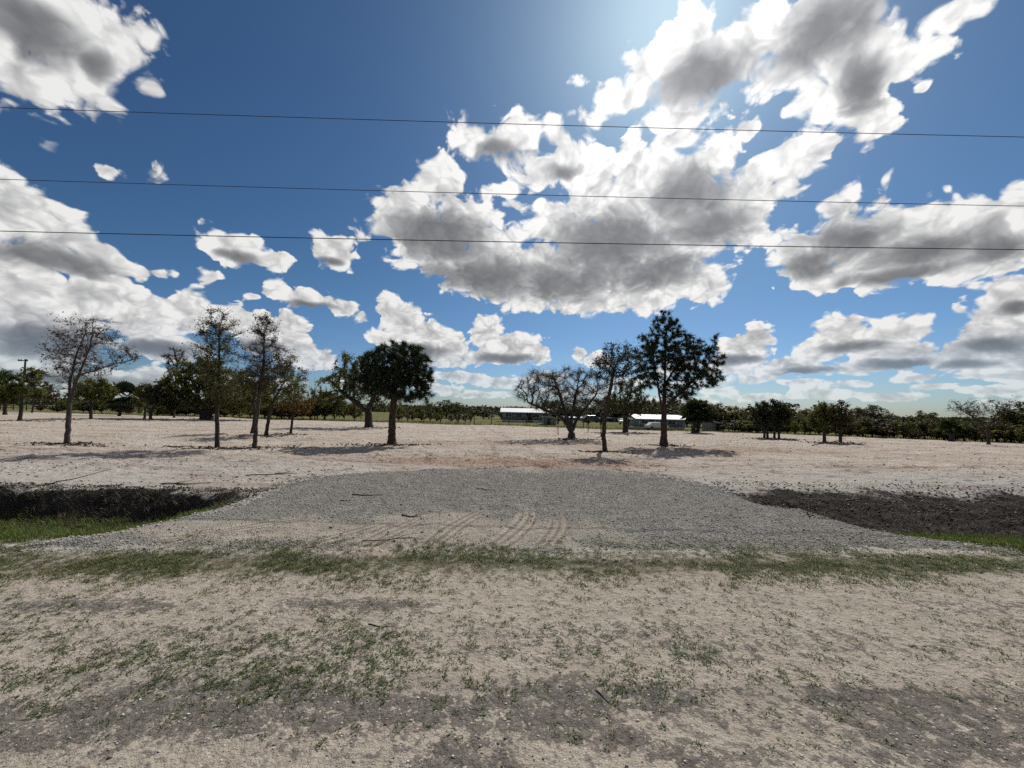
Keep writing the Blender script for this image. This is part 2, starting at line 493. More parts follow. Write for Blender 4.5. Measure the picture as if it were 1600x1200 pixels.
xs_r = growth(13.0, 0.06, 1.045, 5000)
xs = np.concatenate([-xs_r[::-1], axis([(-13.0 + 0.058, 13.0, 0.058)]), xs_r])
ys = np.concatenate([axis([(-60, -8, 6.0), (-8, 1.4, 0.35), (1.4, 13.0, 0.048)]), growth(13.0, 0.048, 1.028, 5000)])
GX, GY = np.meshgrid(xs, ys)
GZ = height(GX, GY)
tm, tph = tread(GX, GY)
GZ -= tm * 0.008
ddd, sl, sr, tl, tr, pl, pr = zones(GX, GY)
wheel = wheel_tracks(GX, GY) * (1 - sstep(-0.3, 0.2, ddd)) * sstep(7.5, 9.5, GY)
GZ -= 0.035 * wheel
fe = far_edge(GX)
a_gravel = sstep(-0.05, 0.28, ddd) * (1 - sstep(-1.3, 1.3, GY - 10.7 + 2.4 * wob(GX, GY, 0.8, 203)) * 0.9)
patch = fbm(GX * 0.8, GY * 0.8, 4, 81)
smear = smear_mask(GX, GY)
a_sand_over = np.clip(np.maximum(tm * 0.9, smear * 0.85), 0, 1)
soil_l = sl * sstep(6.0, 6.5, GY + 0.4 * wob(GX, GY, 2, 91)) * (1 - sstep(tl - 0.12, tl + 0.22, GY + 0.7 * wob(GX, GY, 2.5, 93)))
soil_r = np.maximum(sr, sstep(4.35, 4.9, GX) * sstep(7.0, 7.8, GY)) * sstep(6.1, 6.6, GY + 0.4 * wob(GX, GY, 2, 95)) * (1 - sstep(tr - 1.5, tr + 0.9, GY + 1.9 * wob(GX, GY, 1.2, 97)))
soil_edge = sstep(-0.55, -0.1, ddd) * (1 - sstep(-0.1, 0.1, ddd)) * (GY > 7.6) * 0.5
a_soil = np.clip(np.maximum(np.maximum(soil_l, soil_r), soil_edge), 0, 1)
verge = np.exp(-((GY - (4.18 + 0.055 * GX)) / 0.42) ** 2)
a_grass = np.clip(verge * 0.8 + np.maximum(sl, sr) * sstep(4.4, 4.8, GY) * (1 - sstep(6.0, 6.5, GY)), 0, 1)
a_past = sstep(-0.6, 0.8, GY - fe + 1.0 * wob(GX, GY, 0.3, 99))
a_road = 1 - sstep(3.9, 4.7, GY - 0.055 * GX)
red = 1.3 * np.exp(-(((GX - 0.2) / 4.6) ** 2 + ((GY - 12.4) / 1.1) ** 2)) + 0.65 * np.exp(-(((GX - 11) / 6.0) ** 2 + ((GY - 19.0) / 1.8) ** 2)) + 0.5 * np.exp(-(((GX + 1.0) / 5) ** 2 + ((GY - 19.5) / 1.2) ** 2)) + 0.5 * np.exp(-(((GX + 3.6) / 0.8) ** 2 + ((GY - 5.6) / 0.25) ** 2))
a_red = np.clip(red * (0.35 + 1.3 * patch), 0, 1)
a_greysand = np.clip(sstep(15.5, 9.0, GY + 3 * wob(GX, GY, 0.3, 101)) * 0.75 * (1 - a_road) + 0.9 * sstep(8, 13, GX) * sstep(14, 10, GY), 0, 1)
# the darker scrapings of old asphalt in the wheel lines of the road
lines = np.exp(-((GY - 2.2 - 0.05 * GX - 0.3 * wob(GX, GY, 0.8, 201)) / 0.2) ** 2) + 0.3 * np.exp(-((GY - 2.75 - 0.05 * GX) / 0.5) ** 2) + 0.55 * np.exp(-((GY - 3.35 - 0.045 * GX) / 0.12) ** 2) + 0.8 * np.exp(-((GY - 1.9 - 0.05 * GX) / 0.22) ** 2) * (fbm(GX * 0.7, GY * 0.7, 2, 231) > 0.45) + 0.35 * np.exp(-((GY - 1.2) / 0.4) ** 2)
a_dark = np.clip(lines * (0.4 + 1.2 * sstep(0.36, 0.60, fbm(GX * 0.9, GY * 2.4, 4, 103))), 0, 1) * a_road
nx, ny = len(xs), len(ys)
V = np.stack([GX, GY, GZ], -1).reshape(-1, 3)
ATTR = {k_: v_.ravel() for k_, v_ in dict(gravel=a_gravel, sand_over=a_sand_over, soil=a_soil, grass=a_grass, pasture=a_past, road=a_road, red=a_red, greysand=a_greysand, dark=a_dark, wheel=wheel, tread=tm, tread_phase=tph).items()}
idx = np.arange(nx * ny).reshape(ny, nx)
QUADS = np.stack([idx[:-1, :-1], idx[:-1, 1:], idx[1:, 1:], idx[1:, :-1]], -1).reshape(-1, 4)
mid = V[QUADS].mean(1)
mx, my = mid[:, 0], mid[:, 1]
md = drive_mask(mx, my)
zone = np.full(len(QUADS), 4)                                   # pasture
zone[my < far_edge(mx)] = 3                                     # sandy lot
zone[(my < np.where(mx < 0, 7.6, 9.8)) & (my >= 4.45 + 0.055 * mx) & (np.abs(mx) < 200)] = 2   # ditches
zone[md > 0] = 1                                                # gravel
zone[(my < 4.45 + 0.055 * np.clip(mx, -30, 30))] = 0            # road

# ------------------------------------------------------------------ ground material
gm_, g, gb = new_mat('ground_soil')
pos = g.n('ShaderNodeNewGeometry').outputs['Position']
A = {n_: g.attr(n_) for n_ in ('gravel', 'sand_over', 'soil', 'grass', 'pasture', 'road', 'red', 'greysand', 'dark', 'wheel', 'tread', 'tread_phase')}
nb = g.noise(pos, 0.35, 4, 0.55)           # broad
nm = g.noise(pos, 3.0, 6, 0.62)            # middle
nf = g.noise(pos, 26.0, 6, 0.68)           # grains and crumbs
n9 = g.noise(pos, 9.0, 5, 0.65)
# sand of the lot
sand = g.mix(g.mr(nb, 0.35, 0.68), rgb(0.395, 0.338, 0.285), rgb(0.485, 0.437, 0.387))
sand = g.mix(g.mr(nm, 0.50, 0.74, 0, 0.8), sand, rgb(0.32, 0.235, 0.18))
sand = g.mix(g.m('MULTIPLY', A['greysand'], g.mr(nm, 0.25, 0.6, 0.55, 1.0)), sand, rgb(0.38, 0.365, 0.345))
sand = g.mix(g.m('MULTIPLY', A['red'], g.mr(n9, 0.3, 0.62)), sand, rgb(0.25, 0.135, 0.085))
streak = g.noise(g.v('MULTIPLY', pos, (0.22, 1.5, 1.0)), 1.0, 6, 0.66)
sand = g.mix(g.mr(streak, 0.50, 0.66, 0, 0.6), sand, rgb(0.23, 0.165, 0.13))
sand = g.mix(g.m('MULTIPLY', A['wheel'], g.mr(n9, 0.35, 0.6, 0.25, 0.8)), sand, rgb(0.25, 0.175, 0.135))
sand = g.mix(g.mr(n9, 0.60, 0.72, 0, 0.45), sand, rgb(0.15, 0.11, 0.09))
sand = g.mix(g.mr(nf, 0.56, 0.70, 0, 0.2), sand, rgb(0.17, 0.13, 0.105))
# dirt of the road
road = g.mix(g.mr(nm, 0.3, 0.7), rgb(0.325, 0.283, 0.23), rgb(0.42, 0.372, 0.312))
road = g.mix(g.mr(nf, 0.50, 0.68, 0, 0.45), road, rgb(0.17, 0.148, 0.125))
g1 = g.noise(pos, 140.0, 2, 0.6)
road = g.mix(g.mr(g1, 0.55, 0.70, 0, 0.5), road, rgb(0.11, 0.095, 0.08))
road = g.mix(g.mr(g1, 0.44, 0.30, 0, 0.6), road, rgb(0.56, 0.51, 0.44))
dk = g.mr(g.m('MULTIPLY_ADD', g.m('SUBTRACT', nf, 0.5), 4.0, g.m('MULTIPLY_ADD', g.m('SUBTRACT', n9, 0.5), 3.4, A['dark'])), 0.42, 0.80)
road = g.mix(g.m('MULTIPLY', dk, 0.9), road, g.mix(g.mr(nf, 0.4, 0.62), rgb(0.06, 0.052, 0.05), rgb(0.19, 0.17, 0.155)))
col = g.mix(A['road'], sand, road)
# bits of shell and stone, a few millimetres across
cell = g.n('ShaderNodeTexVoronoi'); g.put(cell.inputs['Vector'], pos); cell.inputs['Scale'].default_value = 46.0
cs = g.sep(cell.outputs['Color'])
bit = g.m('MULTIPLY', g.mr(cell.outputs['Distance'], 0.22, 0.30, 1, 0), g.m('GREATER_THAN', cs[0], 0.80))
col = g.mix(g.m('MULTIPLY', bit, 0.75), col, g.mix(cs[1], rgb(0.16, 0.15, 0.14), rgb(0.66, 0.63, 0.58)))
# gravel
gv = g.n('ShaderNodeTexVoronoi'); g.put(gv.inputs['Vector'], pos); gv.inputs['Scale'].default_value = 58.0
gcs = g.sep(gv.outputs['Color'])
stone = g.mix(gcs[0], rgb(0.25, 0.233, 0.205), rgb(0.58, 0.553, 0.505))
stone = g.mix(g.mr(gv.outputs['Distance'], 0.30, 0.55), stone, rgb(0.13, 0.125, 0.12))
stone = g.mix(g.mr(nm, 0.40, 0.66, 0, 0.7), stone, rgb(0.34, 0.315, 0.28))
stone = g.mix(g.mr(g.noise(g.v('MULTIPLY', pos, (1.6, 0.5, 1.0)), 0.9, 4, 0.6), 0.45, 0.6, 0, 0.4), stone, rgb(0.19, 0.18, 0.165))
gmask = g.mr(g.m('MULTIPLY_ADD', g.m('SUBTRACT', nf, 0.5), 1.1, A['gravel']), 0.38, 0.6)
col = g.mix(gmask, col, stone)
so = g.mr(g.m('MULTIPLY_ADD', g.m('SUBTRACT', n9, 0.5), 1.3, A['sand_over']), 0.32, 0.85, 0, 0.9)
so = g.m('MULTIPLY', so, g.mr(nf, 0.40, 0.64, 1.0, 0.5))
groove = g.m('MULTIPLY', g.m('SINE', A['tread_phase']), A['tread'])
so = g.m('MULTIPLY', so, g.mr(groove, -0.9, 0.4, 0.45, 1.0))
col = g.mix(so, col, g.mix(g.mr(nm, 0.3, 0.7), rgb(0.40, 0.335, 0.27), rgb(0.49, 0.435, 0.37)))
col = g.mix(g.mr(groove, -0.2, -0.8, 0.0, 0.55), col, rgb(0.19, 0.155, 0.125))
# grassy and dug ground
gr = g.mr(g.m('MULTIPLY_ADD', g.m('SUBTRACT', n9, 0.5), 1.5, A['grass']), 0.45, 0.85, 0, 0.85)
col = g.mix(gr, col, g.mix(nm, rgb(0.055, 0.062, 0.028), rgb(0.12, 0.105, 0.06)))
sl_ = g.mr(g.m('MULTIPLY_ADD', g.m('SUBTRACT', n9, 0.5), 1.2, A['soil']), 0.35, 0.7)
col = g.mix(sl_, col, g.mix(g.mr(nm, 0.35, 0.7), rgb(0.022, 0.019, 0.018), rgb(0.062, 0.052, 0.047)))
pas = g.mix(g.mr(nb, 0.35, 0.65), rgb(0.085, 0.10, 0.035), rgb(0.16, 0.145, 0.065))
col = g.mix(A['pasture'], col, pas)
g.put(gb.inputs['Base Color'], col)
gb.inputs['Roughness'].default_value = 0.95
gb.inputs['Specular IOR Level'].default_value = 0.05
h = g.m('MULTIPLY_ADD', nf, 0.017, g.m('MULTIPLY', n9, 0.048))
h = g.m('MULTIPLY_ADD', g.m('MULTIPLY', nm, g.m('MULTIPLY_ADD', A['road'], -0.6, 1.0)), 0.10, h)
h = g.m('MULTIPLY_ADD', g1, 0.003, h)
h = g.m('MULTIPLY_ADD', groove, 0.010, h)
h = g.m('MULTIPLY_ADD', g.m('MULTIPLY', g.m('SUBTRACT', 0.5, gv.outputs['Distance']), gmask), 0.018, h)
bp = g.n('ShaderNodeBump'); bp.inputs['Strength'].default_value = 1.0; bp.inputs['Distance'].default_value = 1.0
g.put(bp.inputs['Height'], h); g.put(gb.inputs['Normal'], bp.outputs[0])

for zi, (zn, lab) in enumerate((('dirt_road', None), ('gravel_driveway', None), ('roadside_ditch', None), ('sandy_lot', None), ('pasture', None))):
    q_ = QUADS[zone == zi]
    used = np.unique(q_); remap = np.full(len(V), -1, np.int64); remap[used] = np.arange(len(used))
    me = mesh_np(zn, V[used], remap[q_], {k_: v_[used] for k_, v_ in ATTR.items()}, smooth=True)
    tag(link(zn, me, gm_), kind='structure')


def ground_z(x, y): return height(np.atleast_1d(np.asarray(x, float)), np.atleast_1d(np.asarray(y, float)))


# ------------------------------------------------------------------ scattered stuff of the ground
OCT = np.array([(1, 0, 0), (-1, 0, 0), (0, 1, 0), (0, -1, 0), (0, 0, 1), (0, 0, -1)], float)
OCTF = np.array([(0, 2, 4), (2, 1, 4), (1, 3, 4), (3, 0, 4), (2, 0, 5), (1, 2, 5), (3, 1, 5), (0, 3, 5)])


def rand_rot(n):
    q4 = rng.normal(size=(n, 4)); q4 /= np.linalg.norm(q4, axis=1)[:, None]
    w, x, y, z = q4.T
    return np.stack([np.stack([1 - 2 * (y * y + z * z), 2 * (x * y - z * w), 2 * (x * z + y * w)], -1),
                     np.stack([2 * (x * y + z * w), 1 - 2 * (x * x + z * z), 2 * (y * z - x * w)], -1),
                     np.stack([2 * (x * z - y * w), 2 * (y * z + x * w), 1 - 2 * (x * x + y * y)], -1)], 1)


def pebbles(name, x, y, size, flat=0.7, lift=0.25):
    n = len(x)
    v = OCT[None] * rng.uniform(0.6, 1.15, (n, 6, 1))
    v = np.einsum('nij,nkj->nki', rand_rot(n), v)
    sc = size[:, None] * np.stack([rng.uniform(0.8, 1.3, n), rng.uniform(0.7, 1.1, n), rng.uniform(0.55, 1.0, n) * flat], -1)
    v = v * sc[:, None, :]
    base = np.stack([x, y, ground_z(x, y) + size * lift], -1)
    v = (v + base[:, None, :]).reshape(-1, 3)
    f = (OCTF[None] + (np.arange(n) * 6)[:, None, None]).reshape(-1, 3)
    tone = np.repeat(rng.random(n), 6)
    return mesh_np(name, v, f, {'tone': tone})


def tone_mat(name, ramp, rough=0.9, spec=0.15):
    m, kk, b = new_mat(name)
    t = kk.attr('tone'); cr = kk.n('ShaderNodeValToRGB'); kk.put(cr.inputs[0], t)
    el = cr.color_ramp.elements
    while len(el) < len(ramp): el.new(0.5)
    for e, (p_, c_) in zip(el, ramp): e.position = p_; e.color = rgb(*c_)
    nz = kk.noise(kk.n('ShaderNodeNewGeometry').outputs['Position'], 60, 3)
    kk.put(b.inputs['Base Color'], kk.mix(kk.mr(nz, 0.2, 0.8, 0.0, 0.4), cr.outputs[0], rgb(0.1, 0.09, 0.08)))
    b.inputs['Roughness'].default_value = rough; b.inputs['Specular IOR Level'].default_value = spec
    return m


M_STONE = tone_mat('crushed_stone', [(0.0, (0.23, 0.215, 0.19)), (0.45, (0.42, 0.40, 0.365)), (0.85, (0.55, 0.53, 0.49)), (1.0, (0.72, 0.70, 0.66))])
M_SHELL = tone_mat('shell_bits', [(0.0, (0.15, 0.13, 0.11)), (0.35, (0.36, 0.33, 0.29)), (0.7, (0.60, 0.57, 0.52)), (1.0, (0.78, 0.76, 0.72))])
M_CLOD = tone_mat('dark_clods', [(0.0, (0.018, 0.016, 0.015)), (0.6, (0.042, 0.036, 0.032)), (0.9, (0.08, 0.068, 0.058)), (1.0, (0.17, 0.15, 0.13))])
M_SCLOD = tone_mat('sand_clods', [(0.0, (0.12, 0.085, 0.065)), (0.3, (0.30, 0.23, 0.18)), (0.7, (0.45, 0.38, 0.32)), (1.0, (0.55, 0.48, 0.42))])

# crushed stone of the driveway
n = 120000
x = rng.uniform(-6.5, 7, n); y = 4.2 + 8.2 * rng.random(n) ** 1.25
dm = drive_mask(x, y) + 0.5 * wob(x, y, 0.9, 3) + 0.18 * wob(x, y, 4.0, 5)
tmk, _ = tread(x, y)
sm = smear_mask(x, y)
keep = (rng.random(n) < sstep(-0.12, 0.25, dm)) & (rng.random(n) > tmk) & (rng.random(n) > 0.88 * sm)
keep &= rng.random(n) > 0.8 * sstep(9.6, 11.8, y)
x, y = x[keep][:60000], y[keep][:60000]
tag(link('gravel_stones', pebbles('gravel_stones', x, y, 0.0045 + 0.013 * rng.random(len(x)) ** 2.5), M_STONE), 'grey crushed stone covering the driveway', 'gravel', kind='stuff')
n = 2600
x = rng.uniform(-5.5, 6, n); y = 4.3 + 8.0 * rng.random(n)
keep = (drive_mask(x, y) > -0.5) & (rng.random(n) < 0.35 + (fbm(x, y, 3, 221) > 0.5))
x, y = x[keep], y[keep]
tag(link('loose_stones', pebbles('loose_stones', x, y, 0.012 + 0.018 * rng.random(len(x)) ** 3, lift=0.45), M_STONE), 'scattered larger loose stones on the gravel', 'stones', kind='stuff')
# a ridge of looser, larger stones along both flanks of the driveway
n = 5000
y = 4.6 + 7 * rng.random(n); e = rng.random(n) < 0.5
x = np.where(e, np.interp(y, DL_Y, DL_X), np.interp(y, DL_Y, DR_X)) + rng.normal(0, 0.16, n)
tag(link('edge_stones', pebbles('edge_stones', x, y, 0.006 + 0.02 * rng.random(n) ** 3, lift=0.4), M_STONE), 'loose larger stones along the flanks of the driveway', 'gravel', kind='stuff')
# shell and stone bits on the road
n = 16000
y = 1.3 + 3.0 * rng.random(n) ** 1.1; x = rng.uniform(-1, 1, n) * (y * 1.5 + 0.6)
tag(link('shell_fragments', pebbles('shell_fragments', x, y, 0.0020 + 0.009 * rng.random(n) ** 5, lift=0.2), M_SHELL), 'pale shell and stone fragments strewn on the dirt road', 'shell bits', kind='stuff')
# clods on the dug banks
n = 15000
e = rng.random(n) < 0.42
x = np.where(e, rng.uniform(-14, -4.6, n), rng.uniform(4.8, 17, n))
y = np.where(e, rng.uniform(6.2, 7.8, n), 6.2 + 3.6 * rng.random(n) ** 1.4)
tag(link('bank_clods', pebbles('bank_clods', x, y, 0.008 + 0.028 * rng.random(n) ** 4, lift=0.3), M_CLOD), 'dark crumbled earth on the dug ditch banks', 'earth', kind='stuff')
# clods and crumbs over the sand
n = 34000
y = 8.0 + 34 * rng.random(n) ** 1.7; x = rng.uniform(-1, 1, n) * (y * 1.45 + 2)
keep = (drive_mask(x, y) < -0.1) & (y < far_edge(x)) & (rng.random(n) < 0.10 + 0.7 * (fbm(x * 0.35, y * 0.8, 3, 111) > 0.54))
x, y = x[keep], y[keep]
tag(link('sand_clods', pebbles('sand_clods', x, y, (0.008 + 0.030 * rng.random(len(x)) ** 3) * (0.8 + y / 40), lift=0.3), M_SCLOD), 'small clods and crumbs over the graded sand', 'clods', kind='stuff')


# ------------------------------------------------------------------ blades
def blades(name, bx, by, bz, length, width, lean, az, droop=0.35):
    """two-piece bent blades"""
    n = len(bx)
    dx, dy = np.cos(az), np.sin(az)
    sx, sy = -dy * width / 2, dx * width / 2
    l1, l2 = length * 0.55, length * 0.45
    h1 = l1 * np.cos(lean); o1 = l1 * np.sin(lean)
    lean2 = np.minimum(lean + droop, 2.0)
    h2 = h1 + l2 * np.cos(lean2); o2 = o1 + l2 * np.sin(lean2)
    P_ = np.empty((n, 5, 3))
    P_[:, 0] = np.stack([bx - sx, by - sy, bz - 0.004], -1); P_[:, 1] = np.stack([bx + sx, by + sy, bz - 0.004], -1)
    P_[:, 2] = np.stack([bx + dx * o1 + sx * 0.8, by + dy * o1 + sy * 0.8, bz + h1], -1); P_[:, 3] = np.stack([bx + dx * o1 - sx * 0.8, by + dy * o1 - sy * 0.8, bz + h1], -1)
    P_[:, 4] = np.stack([bx + dx * o2, by + dy * o2, bz + h2], -1)
    f = np.array([(0, 1, 2), (0, 2, 3), (3, 2, 4)])
    F = (f[None] + (np.arange(n) * 5)[:, None, None]).reshape(-1, 3)
    return mesh_np(name, P_.reshape(-1, 3), F, {'tone': np.repeat(rng.random(n), 5)})


def leaf_mat(name, ramp, trans=0.35):
    m = bpy.data.materials.new(name); m.use_nodes = True
    kk = NT(m.node_tree); m.node_tree.nodes.clear()
    t = kk.attr('tone'); cr = kk.n('ShaderNodeValToRGB'); kk.put(cr.inputs[0], t)
    el = cr.color_ramp.elements
    while len(el) < len(ramp): el.new(0.5)
    for e, (p_, c_) in zip(el, ramp): e.position = p_; e.color = rgb(*c_)
    c = cr.outputs[0]
    d = kk.n('ShaderNodeBsdfPrincipled'); kk.put(d.inputs['Base Color'], c); d.inputs['Roughness'].default_value = 0.6; d.inputs['Specular IOR Level'].default_value = 0.25
    tr = kk.n('ShaderNodeBsdfTranslucent'); kk.put(tr.inputs[0], kk.mix(1.0, c, rgb(1.2, 1.15, 0.6), 'MULTIPLY'))
    mx_ = kk.n('ShaderNodeMixShader'); mx_.inputs[0].default_value = trans
    m.node_tree.links.new(d.outputs[0], mx_.inputs[1]); m.node_tree.links.new(tr.outputs[0], mx_.inputs[2])
    out = kk.n('ShaderNodeOutputMaterial'); m.node_tree.links.new(mx_.outputs[0], out.inputs[0])
    return m


M_GRASS = leaf_mat('grass_blades', [(0.0, (0.045, 0.065, 0.02)), (0.55, (0.085, 0.115, 0.032)), (0.85, (0.15, 0.15, 0.055)), (1.0, (0.30, 0.25, 0.13))])
M_WEED = leaf_mat('road_weeds', [(0.0, (0.035, 0.055, 0.015)), (0.6, (0.06, 0.095, 0.024)), (0.9, (0.12, 0.125, 0.045)), (1.0, (0.26, 0.22, 0.12))], 0.25)


M_DGRASS = leaf_mat('ditch_grass', [(0.0, (0.05, 0.08, 0.018)), (0.55, (0.09, 0.14, 0.03)), (0.85, (0.15, 0.18, 0.05)), (1.0, (0.28, 0.26, 0.11))], 0.4)


def tufts(name, tx, ty, per, spread, lmin, lmax, wmin, wmax, leanmin, leanmax, mat, label, cat):
    n = len(tx)
    c = np.repeat(np.arange(n), per)
    N = len(c)
    size = rng.uniform(0.5, 1.25, n)[c]
    az = rng.uniform(0, 2 * np.pi, N)
    rr = spread * size * np.sqrt(rng.random(N)) * 0.7
    aa = rng.uniform(0, 2 * np.pi, N)
    bx = tx[c] + rr * np.cos(aa); by = ty[c] + rr * np.sin(aa)
    bz = ground_z(bx, by)
    me = blades(name, bx, by, bz, size * rng.uniform(lmin, lmax, N), rng.uniform(wmin, wmax, N), rng.uniform(leanmin, leanmax, N), az)
    return tag(link(name, me, mat), label, cat, kind='stuff')


# low weeds down the middle of the road
n = 24000
y = 1.95 + 1.85 * rng.random(n); x = rng.uniform(-1, 1, n) * (y * 1.45 + 0.6)
yc = y - 0.05 * x
dens = np.exp(-((yc - 2.75) / 0.46) ** 2) * (0.22 + 0.55 * sstep(0.45, 0.68, fbm(x * 2.3, y * 2.9, 3, 121))) * (0.3 + 0.7 * sstep(2.6, 0.2, x)) * 0.62 + 0.012
keep = rng.random(n) < dens
tufts('road_weeds', x[keep], y[keep], 15, 0.042, 0.014, 0.046, 0.0035, 0.0075, 1.0, 1.6, M_WEED, 'low green weeds scattered along the crown of the dirt road', 'weeds')
# the verge between road and driveway
n = 26000
x = rng.uniform(-13, 15, n); y = 4.2 + 0.055 * x + rng.normal(0, 0.30, n)
f_ = fbm(x * 1.1, y * 2.0, 4, 131)
keep = rng.random(n) < sstep(0.34, 0.60, f_) * 0.95 + 0.13
tufts('verge_grass', x[keep], y[keep], 12, 0.055, 0.018, 0.058, 0.003, 0.007, 0.75, 1.5, M_GRASS, 'patchy low green grass along the edge of the road', 'grass')
# grass down into the ditches
n = 22000
e = rng.random(n) < 0.5
x = np.where(e, rng.uniform(-15, -4.7, n), rng.uniform(5.7, 17, n))
y = np.where(e, 4.5 + 2.4 * rng.random(n), 4.9 + 2.1 * rng.random(n))
keep = (drive_mask(x, y) < -0.1) & (rng.random(n) < 0.45 + 0.6 * fbm(x, y, 3, 137))
tufts('ditch_grass', x[keep], y[keep], 12, 0.08, 0.04, 0.12, 0.004, 0.008, 0.2, 1.0, M_DGRASS, 'denser green grass sloping down into the ditch', 'grass')
# dry roots and dead weeds on the banks
M_DEAD = leaf_mat('dead_stems', [(0.0, (0.025, 0.02, 0.015)), (0.6, (0.06, 0.045, 0.03)), (0.9, (0.13, 0.10, 0.065)), (1.0, (0.08, 0.10, 0.035))], 0.15)
n = 2600
e = rng.random(n) < 0.5
x = np.where(e, rng.uniform(-14, -4.7, n), rng.uniform(5.3, 17, n))
y = np.where(e, rng.uniform(6.3, 7.6, n), 6.4 + 1.9 * rng.random(n) ** 1.5)
tufts('bank_weeds', x, y, 9, 0.08, 0.05, 0.17, 0.003, 0.008, 0.2, 1.4, M_DEAD, 'dead brown stems and roots on the dug ditch banks', 'dead weeds')
# straw, splinters and twig litter over the sand
n = 5000
y = 7.8 + 26 * rng.random(n) ** 1.2; x = rng.uniform(-1, 1, n) * (y * 1.45 + 2)
keep = (drive_mask(x, y) < -0.1) & (rng.random(n) < 0.15 + 1.2 * (fbm(x * 0.4, y * 0.4, 3, 141) > 0.54))
x, y = x[keep], y[keep]; N = len(x)
me = blades('twig_litter', x, y, ground_z(x, y) + 0.006, 0.05 + 0.25 * rng.random(N) ** 2, rng.uniform(0.006, 0.014, N), rng.uniform(1.25, 1.55, N), rng.uniform(0, 6.28, N), 0.05)
tag(link('twig_litter', me, M_DEAD), 'fine dark twig litter strewn over the graded sand', 'litter', kind='stuff')

# dark litter and roots scraped up round the feet of the trees
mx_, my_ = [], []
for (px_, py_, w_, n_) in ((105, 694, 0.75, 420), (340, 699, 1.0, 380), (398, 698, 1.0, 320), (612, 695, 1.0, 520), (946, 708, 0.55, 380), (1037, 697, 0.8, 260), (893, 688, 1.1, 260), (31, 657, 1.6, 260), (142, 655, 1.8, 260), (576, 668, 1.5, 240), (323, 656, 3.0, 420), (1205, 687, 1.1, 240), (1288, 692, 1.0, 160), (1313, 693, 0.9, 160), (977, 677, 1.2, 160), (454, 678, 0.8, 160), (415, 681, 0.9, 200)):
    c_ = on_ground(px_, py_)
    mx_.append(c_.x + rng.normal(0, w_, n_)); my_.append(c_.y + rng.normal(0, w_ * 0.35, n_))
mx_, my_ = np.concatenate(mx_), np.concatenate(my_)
tag(link('trunk_litter', pebbles('trunk_litter', mx_, my_, (0.015 + 0.05 * rng.random(len(mx_)) ** 2) * (0.7 + my_ / 45), lift=0.45), M_CLOD), 'dark scraped-up litter round the feet of the trees', 'litter', kind='stuff')

# ------------------------------------------------------------------ trees
def bark_mat(name, c0, c1):
    m, kk, b = new_mat(name)
    p_ = kk.n('ShaderNodeTexCoord').outputs['Object']
    pz = kk.v('MULTIPLY', p_, (1.0, 1.0, 0.25))
    nz = kk.noise(pz, 22.0, 5, 0.65)
    kk.put(b.inputs['Base Color'], kk.mix(kk.mr(nz, 0.35, 0.68), rgb(*c0), rgb(*c1)))
    b.inputs['Roughness'].default_value = 0.95
    bn = kk.n('ShaderNodeBump'); bn.inputs['Strength'].default_value = 0.6; bn.inputs['Distance'].default_value = 0.03
    kk.put(bn.inputs['Height'], nz); kk.put(b.inputs['Normal'], bn.outputs[0])
    return m


BARK_DARK = bark_mat('bark_dark', (0.030, 0.025, 0.022), (0.085, 0.072, 0.062))
BARK_GREY = bark_mat('bark_grey', (0.038, 0.033, 0.030), (0.11, 0.098, 0.088))
BARK_PINE = bark_mat('bark_pine', (0.035, 0.025, 0.020), (0.11, 0.078, 0.06))
LEAF_BROWN = leaf_mat('leaves_brown', [(0.0, (0.03, 0.024, 0.018)), (0.6, (0.07, 0.05, 0.03)), (1.0, (0.10, 0.10, 0.04))], 0.3)
LEAF_RED = leaf_mat('leaves_red_brown', [(0.0, (0.05, 0.03, 0.022)), (0.6, (0.10, 0.058, 0.04)), (1.0, (0.13, 0.10, 0.045))], 0.35)
LEAF_FRESH = leaf_mat('leaves_fresh', [(0.0, (0.055, 0.06, 0.026)), (0.6, (0.11, 0.115, 0.045)), (1.0, (0.18, 0.16, 0.06))], 0.5)
LEAF_WOOD = leaf_mat('leaves_wood', [(0.0, (0.035, 0.04, 0.02)), (0.6, (0.07, 0.078, 0.034)), (1.0, (0.12, 0.11, 0.05))], 0.4)
LEAF_OLIVE = leaf_mat('leaves_olive', [(0.0, (0.05, 0.06, 0.02)), (0.6, (0.10, 0.11, 0.034)), (0.9, (0.16, 0.15, 0.045)), (1.0, (0.22, 0.17, 0.055))], 0.5)
LEAF_RUST = leaf_mat('leaves_rust', [(0.0, (0.06, 0.05, 0.02)), (0.6, (0.13, 0.09, 0.032)), (1.0, (0.24, 0.15, 0.045))], 0.5)
LEAF_GREEN = leaf_mat('leaves_green', [(0.0, (0.025, 0.045, 0.015)), (0.6, (0.05, 0.085, 0.025)), (1.0, (0.10, 0.13, 0.04))], 0.35)
LEAF_GREY = leaf_mat('leaves_greygreen', [(0.0, (0.04, 0.045, 0.03)), (0.6, (0.085, 0.09, 0.055)), (1.0, (0.15, 0.14, 0.07))], 0.42)
LEAF_DARK = leaf_mat('leaves_dark', [(0.0, (0.018, 0.026, 0.014)), (0.7, (0.04, 0.052, 0.024)), (1.0, (0.08, 0.075, 0.035))], 0.25)
NEEDLES = leaf_mat('pine_needles', [(0.0, (0.014, 0.028, 0.014)), (0.7, (0.032, 0.052, 0.024)), (1.0, (0.07, 0.07, 0.035))], 0.2)
PALM_G = leaf_mat('palm_fronds', [(0.0, (0.018, 0.032, 0.014)), (0.8, (0.045, 0.065, 0.028)), (1.0, (0.09, 0.09, 0.04))], 0.2)
PALM_D = leaf_mat('palm_skirt', [(0.0, (0.07, 0.045, 0.025)), (1.0, (0.17, 0.12, 0.07))], 0.2)


